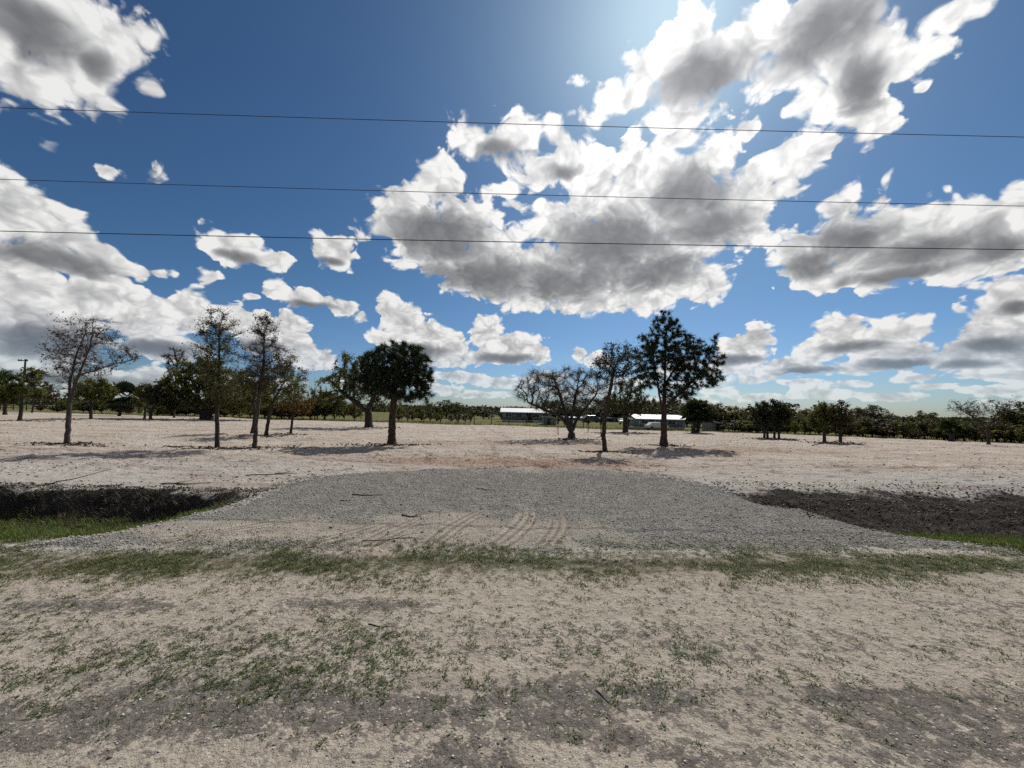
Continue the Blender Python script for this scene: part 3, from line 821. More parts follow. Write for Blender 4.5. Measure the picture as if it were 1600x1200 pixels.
def grow(trunk, pts, step, kill, infl, seed, jitter=0.25, up=0.05, iters=140, stems=()):
    """space colonisation: branches that grow towards scattered points of the crown"""
    r_ = np.random.default_rng(seed)
    pos = []; par = []
    tr_ = [np.array(p, float) for p in trunk]
    pos.append(tr_[0]); par.append(-1)
    for a, b in zip(tr_[:-1], tr_[1:]):
        nn = max(1, int(np.linalg.norm(b - a) / step))
        for i in range(1, nn + 1):
            pos.append(a + (b - a) * i / nn + (r_.normal(0, step * 0.06, 3) if i < nn else 0)); par.append(len(pos) - 2)
    for stem in stems:                                # further stems leave the trunk at its nearest node
        st_ = [np.array(p, float) for p in stem]
        i0 = int(np.argmin([np.linalg.norm(p - st_[0]) for p in pos])); prev = i0
        for a, b in zip([pos[i0]] + st_[1:-1], st_[1:]):
            nn = max(1, int(np.linalg.norm(b - a) / step))
            for i in range(1, nn + 1):
                pos.append(a + (b - a) * i / nn + (r_.normal(0, step * 0.08, 3) if i < nn else 0)); par.append(prev); prev = len(pos) - 1
    pos = [np.array(p) for p in pos]
    pts = np.array(pts, float)
    nd = np.full(len(pts), 1e9); ni = np.zeros(len(pts), int)
    fresh = list(range(len(pos)))
    alive = np.ones(len(pts), bool)
    for it in range(iters):
        if fresh:
            fp = np.array([pos[i] for i in fresh])
            dm_ = np.linalg.norm(pts[:, None] - fp[None], axis=2)
            j = dm_.argmin(1); dv = dm_[np.arange(len(pts)), j]
            better = dv < nd
            nd[better] = dv[better]; ni[better] = np.array(fresh)[j[better]]
        alive &= nd > kill
        use = alive & (nd < infl)
        if not use.any(): break
        ids = ni[use]
        P_ = np.array(pos)
        dirs = pts[use] - P_[ids]; dirs /= np.linalg.norm(dirs, axis=1)[:, None]
        acc_ = np.zeros((len(pos), 3)); np.add.at(acc_, ids, dirs)
        fresh = []
        for i in np.unique(ids):
            d_ = acc_[i]; l_ = np.linalg.norm(d_)
            if l_ < 1e-6: d_ = r_.normal(size=3); l_ = np.linalg.norm(d_)
            d_ = d_ / l_ + r_.normal(0, jitter, 3) + np.array((0, 0, up))
            d_ /= np.linalg.norm(d_)
            q_ = pos[i] + d_ * step
            pos.append(q_); par.append(int(i)); fresh.append(len(pos) - 1)
        if len(pos) > 4200: break
    return np.array(pos), np.array(par)


def radii(pos, par, tip, expo, rmax):
    """pipe model: a limb is as thick as what it carries"""
    n = len(pos); acc_ = np.zeros(n)
    for i in range(n - 1, -1, -1):
        if acc_[i] == 0: acc_[i] = 1.0
        if par[i] >= 0: acc_[par[i]] += acc_[i] + 0.02
    r_ = rmax * (acc_ / acc_[0]) ** (1 / expo)
    hz = np.clip((pos[:, 2] - pos[0, 2]) / (pos[:, 2].max() - pos[0, 2] + 1e-6), 0, 1)
    return np.maximum(r_ * (1 - 0.45 * hz), tip)


def twigs(pos, par, rad, tip, n, length, seed, spread=0.9, up=0.2):
    """thin side shoots: bent three-sided slivers; returns verts, faces and points along them"""
    r_ = np.random.default_rng(seed + 900)
    fine = np.where((rad < tip * 4.5) & (par >= 0))[0]
    pk = r_.choice(fine, n)
    d_ = pos[pk] - pos[par[pk]]; d_ /= (np.linalg.norm(d_, axis=1)[:, None] + 1e-9)
    u_ = d_ + r_.normal(0, spread, (n, 3)) + np.array((0, 0, up)); u_ /= np.linalg.norm(u_, axis=1)[:, None]
    L = (length * r_.uniform(0.4, 1.3, n))[:, None]
    a = pos[pk] - (pos[pk] - pos[par[pk]]) * r_.random((n, 1))
    u2 = u_ + r_.normal(0, 0.35, (n, 3)) + np.array((0, 0, up * 0.6)); u2 /= np.linalg.norm(u2, axis=1)[:, None]
    b = a + u_ * L * 0.5; c = b + u2 * L * 0.5
    w_ = r_.normal(size=(n, 3)); w_ -= (w_ * u_).sum(1)[:, None] * u_; w_ /= np.linalg.norm(w_, axis=1)[:, None]
    x_ = np.cross(u_, w_)
    V_ = []
    for p_, rr_ in ((a, tip * 0.8), (b, tip * 0.55)):
        for an in (0, 2.094, 4.189): V_.append(p_ + rr_ * (math.cos(an) * w_ + math.sin(an) * x_))
    V_.append(c)
    V_ = np.stack(V_, 1).reshape(-1, 3)
    f = np.array([(0, 1, 4), (0, 4, 3), (1, 2, 5), (1, 5, 4), (2, 0, 3), (2, 3, 5), (3, 4, 6), (4, 5, 6), (5, 3, 6)])
    F_ = (f[None] + (np.arange(n) * 7)[:, None, None]).reshape(-1, 3)
    return V_, F_, a, b, c


def limbs(name, pos, par, rad, sides=6, flare=1.6, flare_h=0.5, tw=None):
    """one mesh: rings at the nodes, the thickest child runs on from its parent's ring"""
    n = len(pos)
    child = [[] for _ in range(n)]
    for i in range(1, n): child[par[i]].append(i)
    d_ = np.zeros((n, 3))
    for i in range(1, n): d_[i] = pos[i] - pos[par[i]]
    d_[0] = d_[1] if n > 1 else (0, 0, 1)
    main = np.full(n, -1)
    for i in range(n):
        if child[i]: main[i] = max(child[i], key=lambda c_: rad[c_])
    dd = d_ / (np.linalg.norm(d_, axis=1)[:, None] + 1e-9)
    ring_d = dd.copy()
    has = main >= 0
    ring_d[has] = dd[has] + dd[main[has]]; ring_d /= (np.linalg.norm(ring_d, axis=1)[:, None] + 1e-9)
    z0 = pos[0, 2]
    fl = 1 + (flare - 1) * np.clip(1 - (pos[:, 2] - z0) / flare_h, 0, 1) ** 2
    rr = rad * np.where((rad > rad[0] * 0.5), fl, 1)
    ref = np.array((0.83, 0.41, 0.12))
    ang = np.arange(sides) / sides * 2 * np.pi

    def ring(p, dr, r_):
        u_ = ref - (dr @ ref)[:, None] * dr
        u_ /= np.linalg.norm(u_, axis=1)[:, None]
        v_ = np.cross(dr, u_)
        return p[:, None] + r_[:, None, None] * (np.cos(ang)[None, :, None] * u_[:, None] + np.sin(ang)[None, :, None] * v_[:, None])
    V1 = ring(pos, ring_d, rr)
    ids = np.arange(1, n)
    is_main = main[par[ids]] == ids
    start = np.empty(n, int); start[0] = 0
    side = ids[~is_main]
    V2 = ring(pos[par[side]], dd[side], rr[side])
    start[ids[is_main]] = par[ids[is_main]]
    start[side] = n + np.arange(len(side))
    VV = np.concatenate([V1, V2]).reshape(-1, 3)
    k0 = np.arange(sides); k1 = (k0 + 1) % sides
    a = start[ids][:, None] * sides; b = ids[:, None] * sides
    F_ = np.stack([a + k0, a + k1, b + k1, b + k0], -1).reshape(-1, 4)
    T_ = np.concatenate([F_[:, [0, 1, 2]], F_[:, [0, 2, 3]]])
    if tw is not None:
        T_ = np.concatenate([T_, tw[1] + len(VV)]); VV = np.concatenate([VV, tw[0]])
    return mesh_np(name, VV, T_, smooth=True)


def leaf_mesh(name, c, size, aspect=0.5, seed=0, hang=0.0):
    r_ = np.random.default_rng(seed)
    n = len(c)
    u_ = r_.normal(size=(n, 3)); u_[:, 2] -= hang; u_ /= np.linalg.norm(u_, axis=1)[:, None]
    w_ = r_.normal(size=(n, 3)); w_ -= (w_ * u_).sum(1)[:, None] * u_; w_ /= np.linalg.norm(w_, axis=1)[:, None]
    s = (size * r_.uniform(0.6, 1.35, n))[:, None]
    n_ = np.cross(u_, w_)
    V_ = np.stack([c, c + u_ * s * 0.5 + w_ * s * aspect * 0.5 + n_ * s * 0.08, c + u_ * s, c + u_ * s * 0.5 - w_ * s * aspect * 0.5 + n_ * s * 0.08], 1).reshape(-1, 3)
    F_ = (np.array((0, 1, 2, 3))[None] + (np.arange(n) * 4)[:, None])
    return mesh_np(name, V_, F_, {'tone': np.repeat(r_.random(n) * 0.7 + 0.3 * r_.random(n), 4)})


def needle_mesh(name, c, dirs, length, width, per, seed):
    r_ = np.random.default_rng(seed)
    n = len(c) * per
    cc = np.repeat(c, per, 0); dd = np.repeat(dirs, per, 0)
    u_ = r_.normal(size=(n, 3)); u_ /= np.linalg.norm(u_, axis=1)[:, None]
    u_ = u_ * 0.95 + dd * 0.75; u_ /= np.linalg.norm(u_, axis=1)[:, None]
    w_ = r_.normal(size=(n, 3)); w_ -= (w_ * u_).sum(1)[:, None] * u_; w_ /= np.linalg.norm(w_, axis=1)[:, None]
    L = (length * r_.uniform(0.6, 1.15, n) * np.repeat(r_.uniform(0.75, 1.2, len(c)), per))[:, None]
    st = cc - dd * (r_.random(n) * length * 0.7)[:, None]
    V_ = np.stack([st - w_ * width / 2, st + w_ * width / 2, st + u_ * L], 1).reshape(-1, 3)
    F_ = np.arange(n * 3).reshape(-1, 3)
    return mesh_np(name, V_, F_, {'tone': np.repeat(r_.random(n), 3)})


def crown_points(ells, n, seed, shell=0.35):
    """points in a union of ellipsoids given as (centre, radii), denser towards the outside"""
    r_ = np.random.default_rng(seed)
    vol = np.array([abs(r[0] * r[1] * r[2]) ** 0.8 for c, r in ells]); vol /= vol.sum()
    w = r_.choice(len(ells), n, p=vol)
    d_ = r_.normal(size=(n, 3)); d_ /= np.linalg.norm(d_, axis=1)[:, None]
    rad = r_.random(n) ** shell
    C_ = np.array([c for c, r in ells]); R_ = np.array([r for c, r in ells])
    return C_[w] + d_ * rad[:, None] * R_[w]


def tree(name, label, base_px, crown_px, trunk_px, kind='leaf', n_pts=260, rtrunk=0.12, leaves=6750, leaf=0.09, mat=None, bark=None, seed=1,
         step=None, group=None, depth=0.85, cat='tree', Y=None, thin=2.0, up=0.05, bare=0.0, tip=0.0055, jitter=0.22, aspect=0.5, hang=0.0, per=34, needle=0.27, nwidth=0.016, kill=None, dense=1.4, n_twigs=1500, twig=None, stems=()):
    base = on_ground(*base_px)
    Yb = base.y
    base.z = float(height(np.array([base.x]), np.array([base.y]), False)[0]) - 0.03
    root = thing(name, label, cat, base, 0, group)
    b = np.array(base)
    ells = []
    for (cx, cy, rx, ry) in crown_px:
        c = at(cx, cy, Yb); s = (Yb / bearing(cx, cy).y) / FPX * math.sqrt(1 + 0) * bearing(cx, cy).y
        s = (at(cx + rx, cy, Yb) - c).length; h_ = (at(cx, cy - ry, Yb) - c).length
        ells.append((np.array(c) - b, np.array((s, max(s, h_) * depth, h_))))
    trk = [np.array((0, 0, 0.0))] + [np.array(at(px, py, Yb)) - b + np.array((0, rng.normal(0, 0.03), 0)) for px, py in trunk_px]
    pts = crown_points(ells, n_pts, seed)
    zmin = trk[-1][2]
    H_ = max(p[2] for p in pts)
    st = step or H_ / 38
    stm = [[np.array(at(px, py, Yb)) - b + np.array((0, dy_, 0)) for (px, py), dy_ in zip(sp_, np.linspace(0, r2_, len(sp_)))] for sp_, r2_ in zip(stems, (0.3, -0.5, 0.7, -0.2))]
    pos, par = grow(trk, pts, st, kill or st * 1.6, 1e8, seed, jitter=jitter, up=up, stems=stm)
    rad = radii(pos, par, tip, thin, rtrunk)
    n = len(pos)
    nch = np.bincount(par[1:], minlength=n)
    d_ = np.zeros((n, 3)); d_[1:] = pos[1:] - pos[par[1:]]
    dn = d_ / (np.linalg.norm(d_, axis=1)[:, None] + 1e-9)
    r_ = np.random.default_rng(seed + 7)
    if kind == 'pine':
        link('trunk', limbs(name + '_trunk', pos, par, rad, 7, flare=1.5, flare_h=0.09 * H_), bark, root)
        low = np.where((rad < tip * 1.8) & (par >= 0))[0]
        tips = np.where(nch == 0)[0]
        pick = np.concatenate([tips, r_.choice(low, int(len(tips) * dense))])
        me = needle_mesh(name + '_crown', pos[pick], dn[pick], needle, nwidth, per, seed)
    else:
        tl_ = twig or H_ * 0.075
        tw = twigs(pos, par, rad, tip, n_twigs, tl_, seed, up=0.15 + up)
        link('trunk', limbs(name + '_trunk', pos, par, rad, 7, flare=1.35, flare_h=0.07 * H_, tw=tw), bark, root)
        m_ = len(tw[2])
        wgt = np.ones(m_)
        if bare > 0:                                   # leaves hang on in patches
            pp = tw[3]
            f1 = fbm(pp[:, 0] * 1.6 + 50, pp[:, 2] * 1.6 + 50, 2, seed)
            wgt = np.clip((f1 - bare) * 6, 0.03, 1)
        pick = r_.choice(m_, leaves, p=wgt / wgt.sum())
        t_ = r_.random((leaves, 1))
        c = np.where(t_ < 0.5, tw[2][pick] + (tw[3][pick] - tw[2][pick]) * t_ * 2, tw[3][pick] + (tw[4][pick] - tw[3][pick]) * (t_ * 2 - 1))
        c = c + r_.normal(0, leaf * 0.35, (leaves, 3))
        me = leaf_mesh(name + '_crown', c, leaf, aspect, seed, hang)
    link('crown', me, mat, root)
    return root


# --- the young trees on the left of the lot
tree('young_tree', 'sparse brown-leaved young tree with a forked trunk, leftmost in the lot', (105, 694),
     [(130, 545, 44, 52), (165, 520, 12, 34), (182, 553, 24, 18), (102, 560, 22, 40), (112, 598, 26, 20), (160, 575, 26, 16)], [(106, 660), (105, 632)], n_pts=330, rtrunk=0.088, stems=[[(105, 632), (106, 590), (112, 550), (120, 520)], [(105, 632), (122, 602), (140, 572), (158, 540), (166, 505)], [(130, 590), (162, 568), (188, 556)]],
     leaves=2600, leaf=0.075, mat=LEAF_RED, bark=BARK_GREY, seed=3, bare=0.38, depth=0.8, tip=0.005, n_twigs=2300, twig=0.5)
tree('young_tree', 'upright pointed young tree with thin grey-green leaves, beside the big spreading oak', (340, 698),
     [(344, 530, 34, 34), (342, 500, 17, 22), (340, 575, 30, 36), (312, 560, 12, 26), (348, 615, 28, 22)], [(340, 650), (341, 600), (342, 550), (342, 510)], n_pts=340, rtrunk=0.082,
     leaves=4860, leaf=0.075, mat=LEAF_FRESH, bark=BARK_DARK, seed=4, up=0.3, depth=0.9, n_twigs=2600)
tree('young_tree', 'nearly bare young tree with a nest-like clump near its top', (398, 698),
     [(412, 545, 28, 34), (413, 510, 12, 24), (405, 590, 30, 30), (440, 570, 16, 24), (390, 560, 14, 24)], [(400, 660), (407, 615), (411, 560), (413, 520)], n_pts=330, rtrunk=0.085,
     leaves=2565, leaf=0.075, mat=LEAF_BROWN, bark=BARK_GREY, seed=5, up=0.25, bare=0.35, n_twigs=3000)
tree('young_tree', 'young tree leaning right behind the nearly bare one', (415, 680),
     [(436, 590, 30, 24), (452, 575, 18, 22), (425, 620, 24, 18), (455, 605, 18, 18)], [(420, 650), (428, 625)], n_pts=260, rtrunk=0.10,
     leaves=4590, leaf=0.10, mat=LEAF_OLIVE, bark=BARK_DARK, seed=6)
tree('young_tree', 'small rust-tinged young tree, rightmost of the left group', (454, 677),
     [(462, 610, 22, 18), (470, 632, 24, 16), (448, 625, 16, 16), (470, 585, 10, 14)], [(457, 655), (459, 640)], n_pts=240, rtrunk=0.08,
     leaves=4050, leaf=0.10, mat=LEAF_RUST, bark=BARK_DARK, seed=7)
tree('young_tree', 'slim dark trunk close behind the nearly bare young tree', (394, 677),
     [(388, 605, 22, 26), (380, 630, 18, 16), (400, 575, 14, 18)], [(398, 650), (396, 625)], n_pts=180, rtrunk=0.10,
     leaves=2970, leaf=0.10, mat=LEAF_OLIVE, bark=BARK_DARK, seed=8)

# --- pines
tree('pine_tree', 'dense round-crowned dark pine standing left of the middle', (612, 694),
     [(620, 573, 54, 36), (576, 588, 32, 28), (562, 600, 20, 18), (610, 595, 50, 30), (655, 580, 26, 32), (625, 550, 40, 16), (662, 612, 20, 22), (590, 560, 26, 14), (640, 610, 30, 22)], [(613, 660), (615, 630), (617, 605)], 'pine', n_pts=1300, rtrunk=0.19, stems=[[(617, 605), (640, 595), (665, 590)], [(617, 612), (590, 595), (570, 588)], [(618, 600), (632, 570), (640, 550)], [(616, 620), (640, 622), (665, 618)]],
     mat=NEEDLES, bark=BARK_PINE, seed=12, per=30, needle=0.27, step=0.13, tip=0.009, nwidth=0.026, up=0.12, depth=0.95, kill=0.16, dense=2.8)
tree('pine_tree', 'tall open-crowned pine with tufted needles right of the middle', (1037, 696),
     [(1040, 510, 24, 26), (1028, 550, 34, 30), (1062, 550, 24, 36), (1085, 560, 28, 30), (1114, 560, 22, 20), (1102, 590, 30, 18), (1070, 580, 30, 24), (1010, 530, 14, 14), (1010, 590, 26, 20), (1060, 610, 34, 18), (1080, 535, 14, 14), (1118, 530, 8, 10), (1000, 560, 18, 16)],
     [(1037, 660), (1038, 620), (1039, 570), (1040, 520)], 'pine', n_pts=1500, rtrunk=0.175, stems=[[(1038, 640), (1062, 615), (1095, 585), (1115, 560)], [(1038, 625), (1020, 595), (1000, 570)], [(1039, 600), (1062, 570), (1085, 545)], [(1037, 660), (1030, 620), (1022, 575), (1016, 540)]], mat=NEEDLES, bark=BARK_PINE, seed=15, per=30, needle=0.25, step=0.13, tip=0.0075, nwidth=0.024, up=0.2, depth=0.85, kill=0.15, dense=2.2, jitter=0.3)

# --- the trees in the middle
tree('spreading_tree', 'low wide nearly leafless tree with several stems from its base', (893, 687),
     [(850, 600, 46, 24), (890, 595, 40, 24), (930, 605, 32, 24), (828, 618, 30, 16), (880, 625, 46, 20), (850, 640, 34, 12), (920, 632, 30, 16)], [(893, 678)], n_pts=700, rtrunk=0.24, stems=[[(893, 680), (884, 660), (872, 648), (850, 640), (825, 628)], [(893, 680), (886, 655), (876, 625), (866, 595)], [(893, 680), (900, 660), (915, 640), (936, 615)], [(893, 680), (893, 650), (900, 610)]],
     leaves=5200, leaf=0.07, mat=LEAF_GREY, bark=BARK_GREY, seed=21, bare=0.3, depth=0.9, tip=0.0065, step=0.17, n_twigs=9500, twig=0.55)
tree('slender_tree', 'slender dark tree with a bent trunk in front of the low spreading tree', (946, 707),
     [(965, 565, 26, 32), (985, 560, 18, 26), (940, 575, 16, 22), (975, 590, 18, 20), (955, 545, 20, 14), (930, 580, 10, 12)], [(943, 680), (946, 645), (953, 610), (960, 580)], n_pts=300, rtrunk=0.10,
     leaves=3510, leaf=0.085, mat=LEAF_DARK, bark=BARK_DARK, seed=22, depth=0.9)
tree('oak_tree', 'drab leafy oak standing behind the slender bent tree', (977, 676),
     [(975, 625, 34, 24), (995, 632, 30, 20), (955, 632, 24, 20), (1015, 635, 20, 16), (985, 605, 24, 14)], [(977, 660), (977, 650)], n_pts=340, rtrunk=0.24,
     leaves=12150, leaf=0.13, mat=LEAF_GREY, bark=BARK_DARK, seed=23)
tree('oak_tree', 'broad oak with ascending limbs behind the round pine', (576, 668),
     [(560, 590, 44, 34), (525, 605, 34, 26), (590, 600, 36, 30), (550, 565, 26, 16), (520, 625, 24, 14), (610, 625, 26, 20)], [(576, 650), (575, 640)], n_pts=480, rtrunk=0.36, stems=[[(575, 645), (555, 628), (528, 608)], [(575, 645), (585, 620), (600, 595)]],
     leaves=12150, leaf=0.17, mat=LEAF_OLIVE, bark=BARK_DARK, seed=24, tip=0.014)
tree('oak_tree', 'great olive-green spreading oak behind the left group of young trees', (323, 656),
     [(310, 600, 46, 30), (270, 612, 34, 24), (355, 605, 46, 30), (400, 615, 36, 24), (320, 580, 38, 20), (290, 632, 40, 14), (360, 632, 44, 14)], [(322, 645)], n_pts=520, rtrunk=0.65,
     leaves=20250, leaf=0.30, mat=LEAF_OLIVE, bark=BARK_DARK, seed=25, tip=0.02)
tree('young_tree', 'small pale-stemmed tree at the left foot of the great oak', (226, 654),
     [(232, 615, 20, 18), (222, 625, 14, 12), (245, 625, 16, 12)], [(227, 638)], n_pts=150, rtrunk=0.13, leaves=4050, leaf=0.22, mat=LEAF_OLIVE, bark=BARK_GREY, seed=26)
tree('young_tree', 'second small tree at the left foot of the great oak', (235, 655),
     [(250, 622, 18, 14), (240, 612, 16, 14), (262, 630, 14, 10)], [(236, 642)], n_pts=150, rtrunk=0.15, leaves=4050, leaf=0.22, mat=LEAF_GREY, bark=BARK_GREY, seed=27)
tree('young_tree', 'thin bare crown rising above the left shoulder of the great oak', (272, 653),
     [(275, 568, 14, 26), (268, 560, 8, 20), (285, 580, 10, 18)], [(274, 620), (275, 590)], n_pts=120, rtrunk=0.12, leaves=675, leaf=0.16, mat=LEAF_BROWN, bark=BARK_GREY, seed=28, up=0.3, tip=0.02)
tree('oak_tree', 'dark leafy tree at the far left edge of the view', (8, 648),
     [(6, 600, 22, 26), (-15, 605, 24, 22), (14, 618, 20, 16)], [(8, 632)], n_pts=180, rtrunk=0.2, leaves=6075, leaf=0.26, mat=LEAF_GREEN, bark=BARK_DARK, seed=29)
tree('young_tree', 'low olive tree in front of the pole at the left', (31, 656),
     [(25, 612, 28, 14), (10, 620, 22, 12), (48, 612, 22, 14), (60, 602, 12, 14), (50, 585, 10, 18)], [(33, 640), (34, 630)], n_pts=220, rtrunk=0.15, leaves=4860, leaf=0.20, mat=LEAF_OLIVE, bark=BARK_DARK, seed=30, bare=0.3)
tree('young_tree', 'small twin-stemmed tree right of the leaning pole', (50, 645),
     [(62, 610, 18, 16), (78, 616, 14, 12)], [(52, 634)], n_pts=120, rtrunk=0.12, leaves=2025, leaf=0.24, mat=LEAF_BROWN, bark=BARK_DARK, seed=31, bare=0.3)
tree('young_tree', 'rounded small olive tree left of the far palm', (142, 655),
     [(148, 612, 28, 16), (130, 618, 22, 12), (165, 612, 18, 16), (145, 600, 22, 12)], [(142, 640), (142, 632)], n_pts=240, rtrunk=0.14, leaves=6750, leaf=0.2, mat=LEAF_OLIVE, bark=BARK_DARK, seed=32)

# --- the trees along the far right edge of the sand
for i_, (bx_, seed_, sx) in enumerate(((1194, 41, -8), (1199, 42, 0), (1210, 43, 6), (1217, 44, 12))):
    tree('young_tree', 'dark small tree, %s of the four-stemmed clump beyond the tall pine' % ('first', 'second', 'third', 'last')[i_] + ' from the left', (bx_, 686),
         [(bx_ + sx * 0.4, 655 - (i_ % 2) * 4, 15, 16), (bx_ - 2 + sx * 0.5, 642 - (i_ % 3) * 4, 12, 12)], [(bx_, 672), (bx_ + sx * 0.2, 664)], n_pts=90, rtrunk=0.09, leaves=2700, leaf=0.14, mat=LEAF_DARK, bark=BARK_DARK, seed=seed_, group='four-stemmed clump')
tree('young_tree', 'light green young tree, left of the pair before the wood', (1288, 691),
     [(1286, 652, 20, 18), (1290, 640, 16, 14), (1280, 660, 16, 12)], [(1288, 675), (1288, 664)], n_pts=200, rtrunk=0.11, leaves=4860, leaf=0.12, mat=LEAF_OLIVE, bark=BARK_DARK, seed=45)
tree('young_tree', 'thin-topped young tree, right of the pair before the wood', (1313, 692),
     [(1315, 655, 20, 18), (1315, 634, 11, 12), (1325, 660, 14, 12), (1302, 640, 8, 8)], [(1313, 676), (1314, 655), (1315, 638)], n_pts=200, rtrunk=0.10, leaves=3105, leaf=0.11, mat=LEAF_BROWN, bark=BARK_DARK, seed=46)
tree('spreading_tree', 'bare flat-topped tree standing alone at the far right', (1545, 696),
     [(1512, 640, 30, 10), (1535, 636, 24, 12), (1558, 636, 20, 14), (1498, 634, 16, 9), (1566, 628, 12, 8), (1530, 650, 20, 8)], [(1545, 680), (1543, 668)], n_pts=260, rtrunk=0.095,
     leaves=1215, leaf=0.09, mat=LEAF_DARK, bark=BARK_DARK, seed=47, tip=0.008, up=0.0, step=0.14, n_twigs=700, twig=0.4, stems=[[(1544, 670), (1530, 655), (1508, 640)], [(1544, 668), (1548, 650), (1562, 634)], [(1535, 660), (1522, 645), (1518, 636)]])
for i_, (bx_, by_, ty_) in enumerate(((872, 679, 652), (919, 676, 655), (939, 683, 650), (981, 681, 655))):
    b_ = on_ground(bx_, by_)
    tree('sapling', ('thin sapling left of the low spreading tree', 'short sapling seen between the stems of the middle trees', 'thin leaning sapling just left of the slender bent tree', 'thin sapling at the foot of the drab oak')[i_], (bx_, by_),
         [(bx_ + 1, ty_ + 3, 5, 7)], [(bx_, (by_ + ty_) / 2)], n_pts=26, rtrunk=0.035, leaves=216, leaf=0.09, mat=LEAF_BROWN, bark=BARK_DARK, seed=50 + i_, step=0.12)


# --- palms
def palm(label, base_px, top_px, fan, seed, skirt=True, stems=1):
    b = on_ground(*base_px); Yb = b.y
    root = thing('palm_tree', label, 'palm', b)
    top = at(top_px[0], top_px[1], Yb) - b
    r_ = np.random.default_rng(seed)
    pos = np.array([np.array(top) * t + np.array((0.05 * math.sin(t * 4), 0, 0)) for t in np.linspace(0, 1, 12)])
    par = np.arange(-1, 11)
    link('trunk', limbs('palm_trunk', pos, par, np.linspace(0.17, 0.14, 12), 8, 1.3, 0.5), BARK_GREY, root)

    def fans(n, elo, ehi, size, m, nm_):
        V_ = []; F_ = []; T_ = []
        for i in range(n):
            az = r_.uniform(0, 6.28); el = r_.uniform(elo, ehi)
            d0 = np.array((math.cos(az) * math.cos(el), math.sin(az) * math.cos(el), math.sin(el)))
            s0 = np.array((-math.sin(az), math.cos(az), 0)); u0_ = np.cross(d0, s0)
            L = size * r_.uniform(0.8, 1.1); hub = np.array(top) + d0 * L * 0.45
            tone = r_.random()
            for a in np.linspace(-1.35, 1.35, 15):
                dd = d0 * math.cos(a) + s0 * math.sin(a) + np.array((0, 0, -0.25 * abs(a)))
                w = np.cross(dd, u0_); w /= np.linalg.norm(w); w *= L * 0.035
                o_ = len(V_)
                mid_ = hub + dd * L * 0.3; tip_ = hub + dd * L * 0.55 + np.array((0, 0, -L * 0.14))
                V_ += [hub, mid_ - w, mid_ + w, tip_]; F_ += [(o_, o_ + 1, o_ + 3), (o_, o_ + 3, o_ + 2)]; T_ += [tone] * 4
        link(nm_, mesh_np('palm_' + nm_, np.array(V_), np.array(F_), {'tone': np.array(T_)}), m, root)
    fans(46, -0.7, 1.45, fan, PALM_G, 'crown')
    if skirt: fans(16, -1.4, -0.8, fan * 0.8, PALM_D, 'dead_fronds')
    return root


palm('far palm with a round dark head and rust-brown skirt, left of the great oak', (186, 650), (193, 620), 2.6, 61)
palm('left of the two cabbage palms standing close together beside the grey shed', (1083, 677), (1086, 643), 1.55, 62, False)
palm('right of the two cabbage palms standing close together beside the grey shed', (1089, 677), (1095, 645), 1.45, 63, False)
palm('small palm showing above the scrub at the far right', (1487, 690), (1484, 668), 0.8, 64, False)


# --- the wood behind: a handful of grown trees, copied
def wood_tree(name, seed, H_, W_, n_pts, leaves, leaf, mat, lean=0.0):
    root = thing(name, 'x', 'tree')
    pts = crown_points([(np.array((0, 0, H_ * 0.55)), np.array((W_, W_, H_ * 0.42))), (np.array((W_ * 0.4, 0, H_ * 0.72)), np.array((W_ * 0.6, W_ * 0.6, H_ * 0.26))), (np.array((-W_ * 0.5, 0.2, H_ * 0.4)), np.array((W_ * 0.6, W_ * 0.6, H_ * 0.25)))], n_pts, seed)
    pos, par = grow([(0, 0, 0), (lean * 0.2, 0, H_ * 0.16)], pts, H_ / 26, H_ / 16, 1e8, seed, jitter=0.3)
    rad = radii(pos, par, 0.014, 2.0, 0.026 * H_)
    link('trunk', limbs(name + '_trunk', pos, par, rad, 5), BARK_DARK, root)
    r_ = np.random.default_rng(seed)
    fine = np.where(rad < 0.06)[0]
    pick = r_.choice(fine, leaves)
    c = pos[pick] + r_.normal(0, H_ * 0.026, (leaves, 3))
    link('crown', leaf_mesh(name + '_crown', c, leaf, 0.6, seed), mat, root)
    return root


PROTO = [wood_tree('wood_tree', 71, 5.0, 2.0, 120, 2600, 0.24, LEAF_WOOD), wood_tree('wood_tree', 72, 4.2, 2.3, 120, 2600, 0.26, LEAF_OLIVE),
         wood_tree('wood_tree', 73, 5.5, 1.7, 120, 2300, 0.25, LEAF_GREY), wood_tree('wood_tree', 74, 3.4, 2.2, 110, 2400, 0.25, LEAF_BROWN), wood_tree('wood_tree', 75, 4.6, 1.9, 120, 1500, 0.22, LEAF_DARK)]
_used = [False] * 5


def plant(ki, loc, scale, rz, label, group, name='wood_tree'):
    if not _used[ki]:
        o = PROTO[ki]; _used[ki] = True
    else:
        o = PROTO[ki].copy(); C.objects.link(o)
        for ch in PROTO[ki].children:
            c = ch.copy(); C.objects.link(c); c.parent = o
    o.location = loc; o.scale = scale; o.rotation_euler = (0, 0, rz)
    tag(o, label, 'tree', group)
    return o


